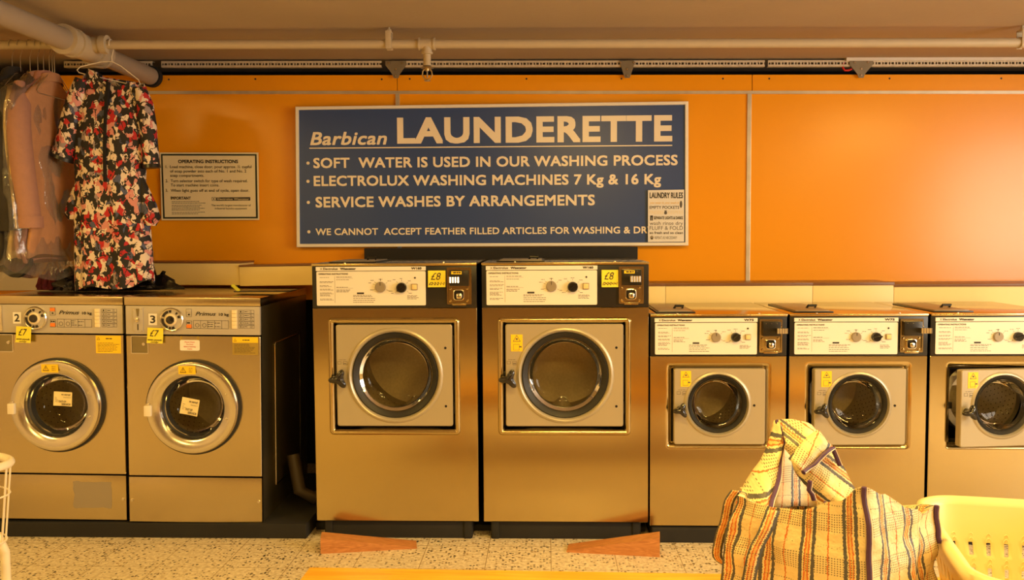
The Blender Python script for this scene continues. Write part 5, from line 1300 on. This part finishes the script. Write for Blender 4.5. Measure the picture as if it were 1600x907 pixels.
# plaid bag
def bag():
    r_ = empty('plaid_bag', (0.64, -1.78, BZ), 'open checked woven laundry bag with purple piping standing on the bench', 'bag')
    O = Vector((0.64, -1.78, BZ))
    Cn = [(0.425, -1.82), (0.655, -1.97), (0.860, -1.80), (0.62, -1.56)]           # front left, front right, right, back
    per = 72; base = []; us = []; u = 0.0; prev = None
    cen = Vector((sum(c[0] for c in Cn) / 4, sum(c[1] for c in Cn) / 4))
    for s_ in range(4):
        a, c = Vector(Cn[s_]), Vector(Cn[(s_ + 1) % 4])
        for k in range(per // 4):
            t = k / (per // 4); p = a.lerp(c, t)
            p += (p - cen).normalized() * 0.018 * math.sin(math.pi * t) * (1 if s_ != 0 else 0.5)
            base.append(p)
    L_ = [0.0]
    for k in range(per): L_.append(L_[-1] + (base[(k + 1) % per] - base[k]).length)
    def rim(j):
        f = j / (per / 4)
        keys = [(0, 0.738), (0.25, 0.728), (0.5, 0.732), (0.8, 0.765), (1.0, 0.800), (1.25, 0.775), (1.5, 0.735), (1.75, 0.705), (2.0, 0.712), (2.3, 0.69), (2.6, 0.69), (3.0, 0.72), (3.5, 0.73), (4.0, 0.738)]
        for (a, za), (c, zc_) in zip(keys, keys[1:]):
            if f <= c: return za + (zc_ - za) * sm((f - a) / (c - a))
        return keys[-1][1]
    rows = 22; lo = []; uvs = []
    for i in range(rows + 1):
        t = i / rows; ring = []; ur = []
        for j in range(per + 1):
            p = base[j % per]; zt_ = rim(j if j < per else 0) - BZ
            z = zt_ * t
            sc = 1.12 - 0.10 * t + 0.05 * math.sin(math.pi * t)
            q = cen + (p - cen) * sc
            nrm = (p - cen).normalized()
            d = 0.026 * noise.noise(Vector((q.x * 9, q.y * 9, z * 6))) + 0.013 * noise.noise(Vector((q.x * 26, q.y * 26, z * 20)))
            q = q + nrm * d
            if j < per: ring.append(Vector((q.x, q.y, BZ + z)) - O)
            ur.append((L_[j], z * 1.0))
        lo.append(ring); uvs.append(ur)
    # turn the rim into the bag so the mouth is open
    for ins, dz in ((0.012, -0.004), (0.03, -0.05), (0.05, -0.12)):
        ring = []; ur = []
        for j in range(per + 1):
            p = lo[rows][j % per]; c_ = Vector((cen.x - O.x, cen.y - O.y, p.z)); dd = (c_ - p).normalized() * ins
            if j < per: ring.append(p + dd + Vector((0, 0, dz)))
            ur.append((L_[j], uvs[rows][j][1] + 0.01 - dz))
        lo.append(ring); uvs.append(ur)
    b = MB().mat(M['plaid']); b.loft(lo, True, True, False, uvs); body = b.build('body', r_, sharp=80)
    def patch(name, A, B, yA, yB, nu=20, nv=14, bulge=0.03, rot=0.0, seed=0, cr=0.010):
        """cloth between two photographed edges, A and B, each at its own distance"""
        def samp(pl, yl, t):
            n_ = len(pl) - 1; f = t * n_; k = min(n_ - 1, int(f)); g = f - k
            px = pl[k][0] + (pl[k + 1][0] - pl[k][0]) * g; py = pl[k][1] + (pl[k + 1][1] - pl[k][1]) * g
            return at(px, py, yl[0] + (yl[1] - yl[0]) * t)
        lo = []; uv_ = []; back = []
        for i in range(nv + 1):
            v = i / nv; row = []; ur = []
            for j in range(nu + 1):
                t = j / nu; p = samp(A, yA, t).lerp(samp(B, yB, t), v)
                e = math.sin(math.pi * v) * bulge
                p = p + Vector((0, -e, 0)) + Vector((0.3, -1, 0.2)) * (cr * noise.noise(Vector((p.x * 16 + seed, p.z * 16, v * 3))) + 0.5 * cr * noise.noise(Vector((p.x * 40 + seed, p.z * 40, v))))
                row.append(p - O); a_, b_ = p.x, p.z
                ur.append((a_ * math.cos(rot) - b_ * math.sin(rot), a_ * math.sin(rot) + b_ * math.cos(rot)))
            lo.append(row); uv_.append(ur)
        b = MB().mat(M['plaid']); b.loft(lo, False, False, False, uv_)
        o = b.build(name, r_, sharp=80)
        md = o.modifiers.new('thickness', 'SOLIDIFY'); md.thickness = 0.0025; md.offset = 1
        return o, lo
    # left wall standing up to a peak
    A = [(1147, 800), (1152, 782), (1166, 755), (1183, 728), (1196, 703), (1206, 680), (1213, 657.5)]
    B = [(1203, 800), (1206, 780), (1212, 755), (1216, 735), (1219, 712), (1222, 690), (1214, 657)]
    left, ll = patch('left_flap', A, B, (-1.80, -1.60), (-1.84, -1.61), 22, 10, 0.035, R(72), 1)
    # inner wall behind the fold
    A = [(1214, 657), (1222, 690), (1219, 712), (1213, 750), (1206, 795)]; B = [(1262, 664), (1258, 690), (1262, 720), (1290, 760), (1340, 800)]
    patch('inner_wall', A, B, (-1.60, -1.70), (-1.56, -1.62), 16, 10, -0.03, R(10), 5, 0.006)
    # flap folded over to the right, back sheet and turned hem
    A = [(1214, 657), (1240, 656.5), (1264, 663), (1290, 690), (1308, 716), (1325, 745), (1340, 774)]
    B = [(1226, 700), (1236, 712), (1243, 735), (1255, 755), (1275, 780), (1298, 793), (1322, 794)]
    flap, fl = patch('folded_flap', A, B, (-1.61, -1.72), (-1.70, -1.80), 26, 14, 0.045, R(-52), 3, 0.012)
    A = [(1232, 718), (1256, 690), (1278, 672), (1294, 692)]; B = [(1254, 738), (1270, 727), (1288, 708), (1300, 700)]
    hem, hl = patch('turned_hem', A, B, (-1.755, -1.70), (-1.775, -1.735), 16, 8, 0.012, R(38), 7, 0.005)
    def piping(pts, parent=body):
        b = MB().mat(M['purple']); b.tube(pts, 0.0058, 8)
        b.mat(M['piping_white']); b.tube([Vector(p) + Vector((0.004, -0.0045, 0)) for p in pts], 0.0012, 5)
        b.build('piping', r_)
    sh = Vector((0, -0.006, 0))
    piping([row[-1] + sh for row in [[ll[-1][j]] for j in range(0, 23)]])
    piping([hl[-1][j] + sh for j in range(17)] + [hl[-1][-1] + Vector((0.010, 0.0, -0.020)), hl[-1][-1] + Vector((0.02, 0.005, -0.042))])
    piping([fl[-1][j] + sh for j in range(19, 27)])
    piping([at(px, py, -1.80) - O for px, py in ((1266, 752), (1264, 766), (1269, 772), (1272, 782))])
    # corner seam running down the near corner of the body
    cj = per // 4
    piping([lo[i][cj] + Vector((0, -0.005, 0)) for i in range(rows + 1)][::-1])
    piping([lo[i][2 * per // 4] + Vector((0.004, -0.002, 0)) for i in range(rows - 6, rows + 1)])
    # carrying straps
    def strap(pts, w_=0.014):
        lo2 = []; uv2 = []; d = 0.0; pv = None
        for p in pts:
            if pv is not None: d += (p - pv).length
            pv = p; lo2.append([p + Vector((-w_, 0.004, 0)), p + Vector((w_, -0.004, 0))]); uv2.append([(0.0, d), (0.024, d)])
        b = MB().mat(M['plaid']); b.loft(lo2, False, False, False, uv2); o = b.build('strap', r_, sharp=80)
        md = o.modifiers.new('thickness', 'SOLIDIFY'); md.thickness = 0.003
    def smooth_path(ps, n_=4):
        out = []
        for k in range(len(ps) - 1):
            p0, p1, p2, p3 = ps[max(0, k - 1)], ps[k], ps[k + 1], ps[min(len(ps) - 1, k + 2)]
            for i in range(n_):
                t = i / n_; out.append(0.5 * ((2 * p1) + (p2 - p0) * t + (2 * p0 - 5 * p1 + 4 * p2 - p3) * t * t + (3 * p1 - p0 - 3 * p2 + p3) * t ** 3))
        return out + [ps[-1]]
    strap(smooth_path([at(px, py, y) - O for px, py, y in ((1150, 768, -1.79), (1139, 785, -1.78), (1133, 815, -1.76), (1124, 842, -1.74), (1121, 872, -1.73), (1140, 888, -1.74), (1152, 907, -1.78), (1160, 935, -1.82))]), 0.011)
    strap(smooth_path([Vector((at(px, py, y))) - O for px, py, y in ((1208, 798, -1.925), (1196, 830, -1.94), (1180, 862, -1.945), (1170, 907, -1.94), (1165, 940, -1.93))]), 0.014)
bag()

# laundry basket
def basket():
    z1 = 0.63; z0 = BZ
    r_ = empty('laundry_basket', (1.115, -1.79, BZ), 'cream plastic laundry basket with slotted sides on the bench behind the plaid bag', 'basket', rot=(0, 0, R(-12)))
    def ring(w_, l_, r, z):
        return [(x, y, z) for x, y in [(p[0], p[1]) for p in rrect(0, 0, w_, l_, r, 6)]]
    def densify(rg, step):
        out = []
        for k in range(len(rg)):
            out.append(rg[k])
        return out
    # wall as a grid: columns round the rim, slots left open
    def outline(w_, l_, r):
        pts = []; n_ = 160
        src = rrect(0, 0, w_, l_, r, 10); src.append(src[0]); L_ = [0]
        for k in range(len(src) - 1): L_.append(L_[-1] + math.hypot(src[k + 1][0] - src[k][0], src[k + 1][1] - src[k][1]))
        k = 0
        for i in range(n_):
            d = L_[-1] * i / n_
            while L_[k + 1] < d: k += 1
            t = (d - L_[k]) / (L_[k + 1] - L_[k]); pts.append((src[k][0] + (src[k + 1][0] - src[k][0]) * t, src[k][1] + (src[k + 1][1] - src[k][1]) * t))
        return pts
    H_ = z1 - z0; W_, Ln = 0.40, 0.60
    zs = [0, 0.012, 0.022, 0.030, 0.062, 0.075, 0.085, 0.093, 0.125, 0.138, 0.165, 0.172, 0.215, H_]
    rows = []
    b = MB().mat(M['basket'])
    for z in zs:
        t = z / H_; s_ = 0.80 + 0.20 * t
        rows.append([b.bm.verts.new((x * s_ + 0 * z, y * (0.86 + 0.14 * t), z)) for x, y in outline(W_, Ln, 0.09)])
    n_ = 160
    for i in range(len(zs) - 1):
        for j in range(n_):
            if i in (3, 7) and (j % 4) == 1: continue
            if i in (2, 6) and False: continue
            b._face([rows[i][j], rows[i][(j + 1) % n_], rows[i + 1][(j + 1) % n_], rows[i + 1][j]])
    b._face(rows[0])
    o = b.build('body', r_, sharp=50); md = o.modifiers.new('thickness', 'SOLIDIFY'); md.thickness = 0.004; md.offset = -1
    # raised ribs between the slots, round-topped
    b = MB().mat(M['basket']); lo = []
    top = outline(W_, Ln, 0.09)
    prof = [(0.0, -0.002), (0.004, 0.004), (0.016, 0.006), (0.026, 0.002), (0.028, -0.012), (0.024, -0.020), (0.021, -0.020), (0.022, -0.010), (0.010, -0.003)]
    cen = Vector((0, 0))
    for x, y in top:
        p = Vector((x, y)); nr = Vector((x / (W_ / 2) ** 2, y / (Ln / 2) ** 2)).normalized()
        lo.append([(x + nr.x * (a - 0.004), y + nr.y * (a - 0.004), H_ + c) for a, c in prof])
    lo.append(lo[0]); b.loft(lo, True); b.build('rim', r_, sharp=60)
    b = MB().mat(M['basket'])
    for rowz, hh in ((0.062, 0.028), (0.125, 0.040)):
        for j in range(n_):
            if j % 4 != 1: continue
            for k in range(2):
                z = rowz + 0.012 * k + 0.012; t = z / H_; s_, s2 = 0.80 + 0.20 * t, 0.86 + 0.14 * t
                x, y = top[j]; x2, y2 = top[(j + 1) % n_]
                a, c = Vector((x * s_, y * s2, z - 0.012)), Vector((x2 * s_, y2 * s2, z - 0.012)); mid = (a + c) / 2
                nr = Vector((x / (W_ / 2) ** 2, y / (Ln / 2) ** 2, 0)).normalized() * -0.0055
                dirv = (c - a)
                arc = [mid + dirv * (0.55 * math.cos(math.pi * q / 6)) + Vector((0, 0, 0.012 * math.sin(math.pi * q / 6))) + nr for q in range(7)]
                b.tube(arc, 0.0012, 4)
    b.build('slot_ribs', r_)
basket()

# white coated trolley at the left edge
def trolley():
    Yt = -1.2; zr = at(0, 727, Yt).z; xr = at(10, 727, Yt).x; Rr = 0.24; cx_ = xr - Rr
    r_ = empty('laundry_trolley', (cx_, Yt, 0), 'white coated wire laundry trolley cut by the left edge', 'trolley')
    b = MB().mat(M['white_coat']); b.tube([(Rr * math.cos(2 * math.pi * k / 40), Rr * 0.55 * math.sin(2 * math.pi * k / 40), zr) for k in range(40)], 0.0125, 12, True); b.build('rim', r_)
    b = MB().mat(M['white_coat'])
    for k in range(20):
        a = 2 * math.pi * k / 20; b.tube([(Rr * math.cos(a), Rr * 0.55 * math.sin(a), zr), (0.9 * Rr * math.cos(a), 0.5 * Rr * math.sin(a), zr - 0.24), (0.85 * Rr * math.cos(a), 0.46 * Rr * math.sin(a), zr - 0.25)], 0.0028, 6)
    for f, dz in ((0.96, 0.095), (0.90, 0.24)): b.tube([(f * Rr * 1.02 * math.cos(2 * math.pi * k / 40), f * Rr * 0.56 * math.sin(2 * math.pi * k / 40), zr - dz) for k in range(40)], 0.0028, 6, True)
    b.build('wire_basket', r_)
    zl = at(0, 838, Yt).z; xo = at(8, 860, Yt + 0.03).x - cx_
    for yy in (-0.15, 0.03):
        b = MB().mat(M['white_coat']); pts = []
        for k in range(9):
            a = R(180 - 180 * k / 8) if False else None
        pts = [(-xo, yy, 0.06), (-xo, yy, zl - 0.06), (-xo + 0.018, yy, zl - 0.018), (-xo + 0.06, yy, zl), (xo - 0.06, yy, zl), (xo - 0.018, yy, zl - 0.018), (xo, yy, zl - 0.06), (xo, yy, 0.06)]
        b.tube(pts, 0.0135, 12); b.build('leg_frame', r_)
        for s_ in (-1, 1):
            b = MB().mat(M['rubber']); b.tube([(s_ * xo - 0.012, yy, 0.03), (s_ * xo + 0.012, yy, 0.03)], 0.03, 18); b.build('caster', r_)
    for s_ in (-1, 1):
        b = MB().mat(M['white_coat']); b.tube([(s_ * xo * 0.7, 0.03, zl), (s_ * xo * 0.7, 0.03, zr - 0.2), (s_ * Rr * 0.62, 0.10, zr)], 0.006, 8); b.build('upright', r_)
trolley()
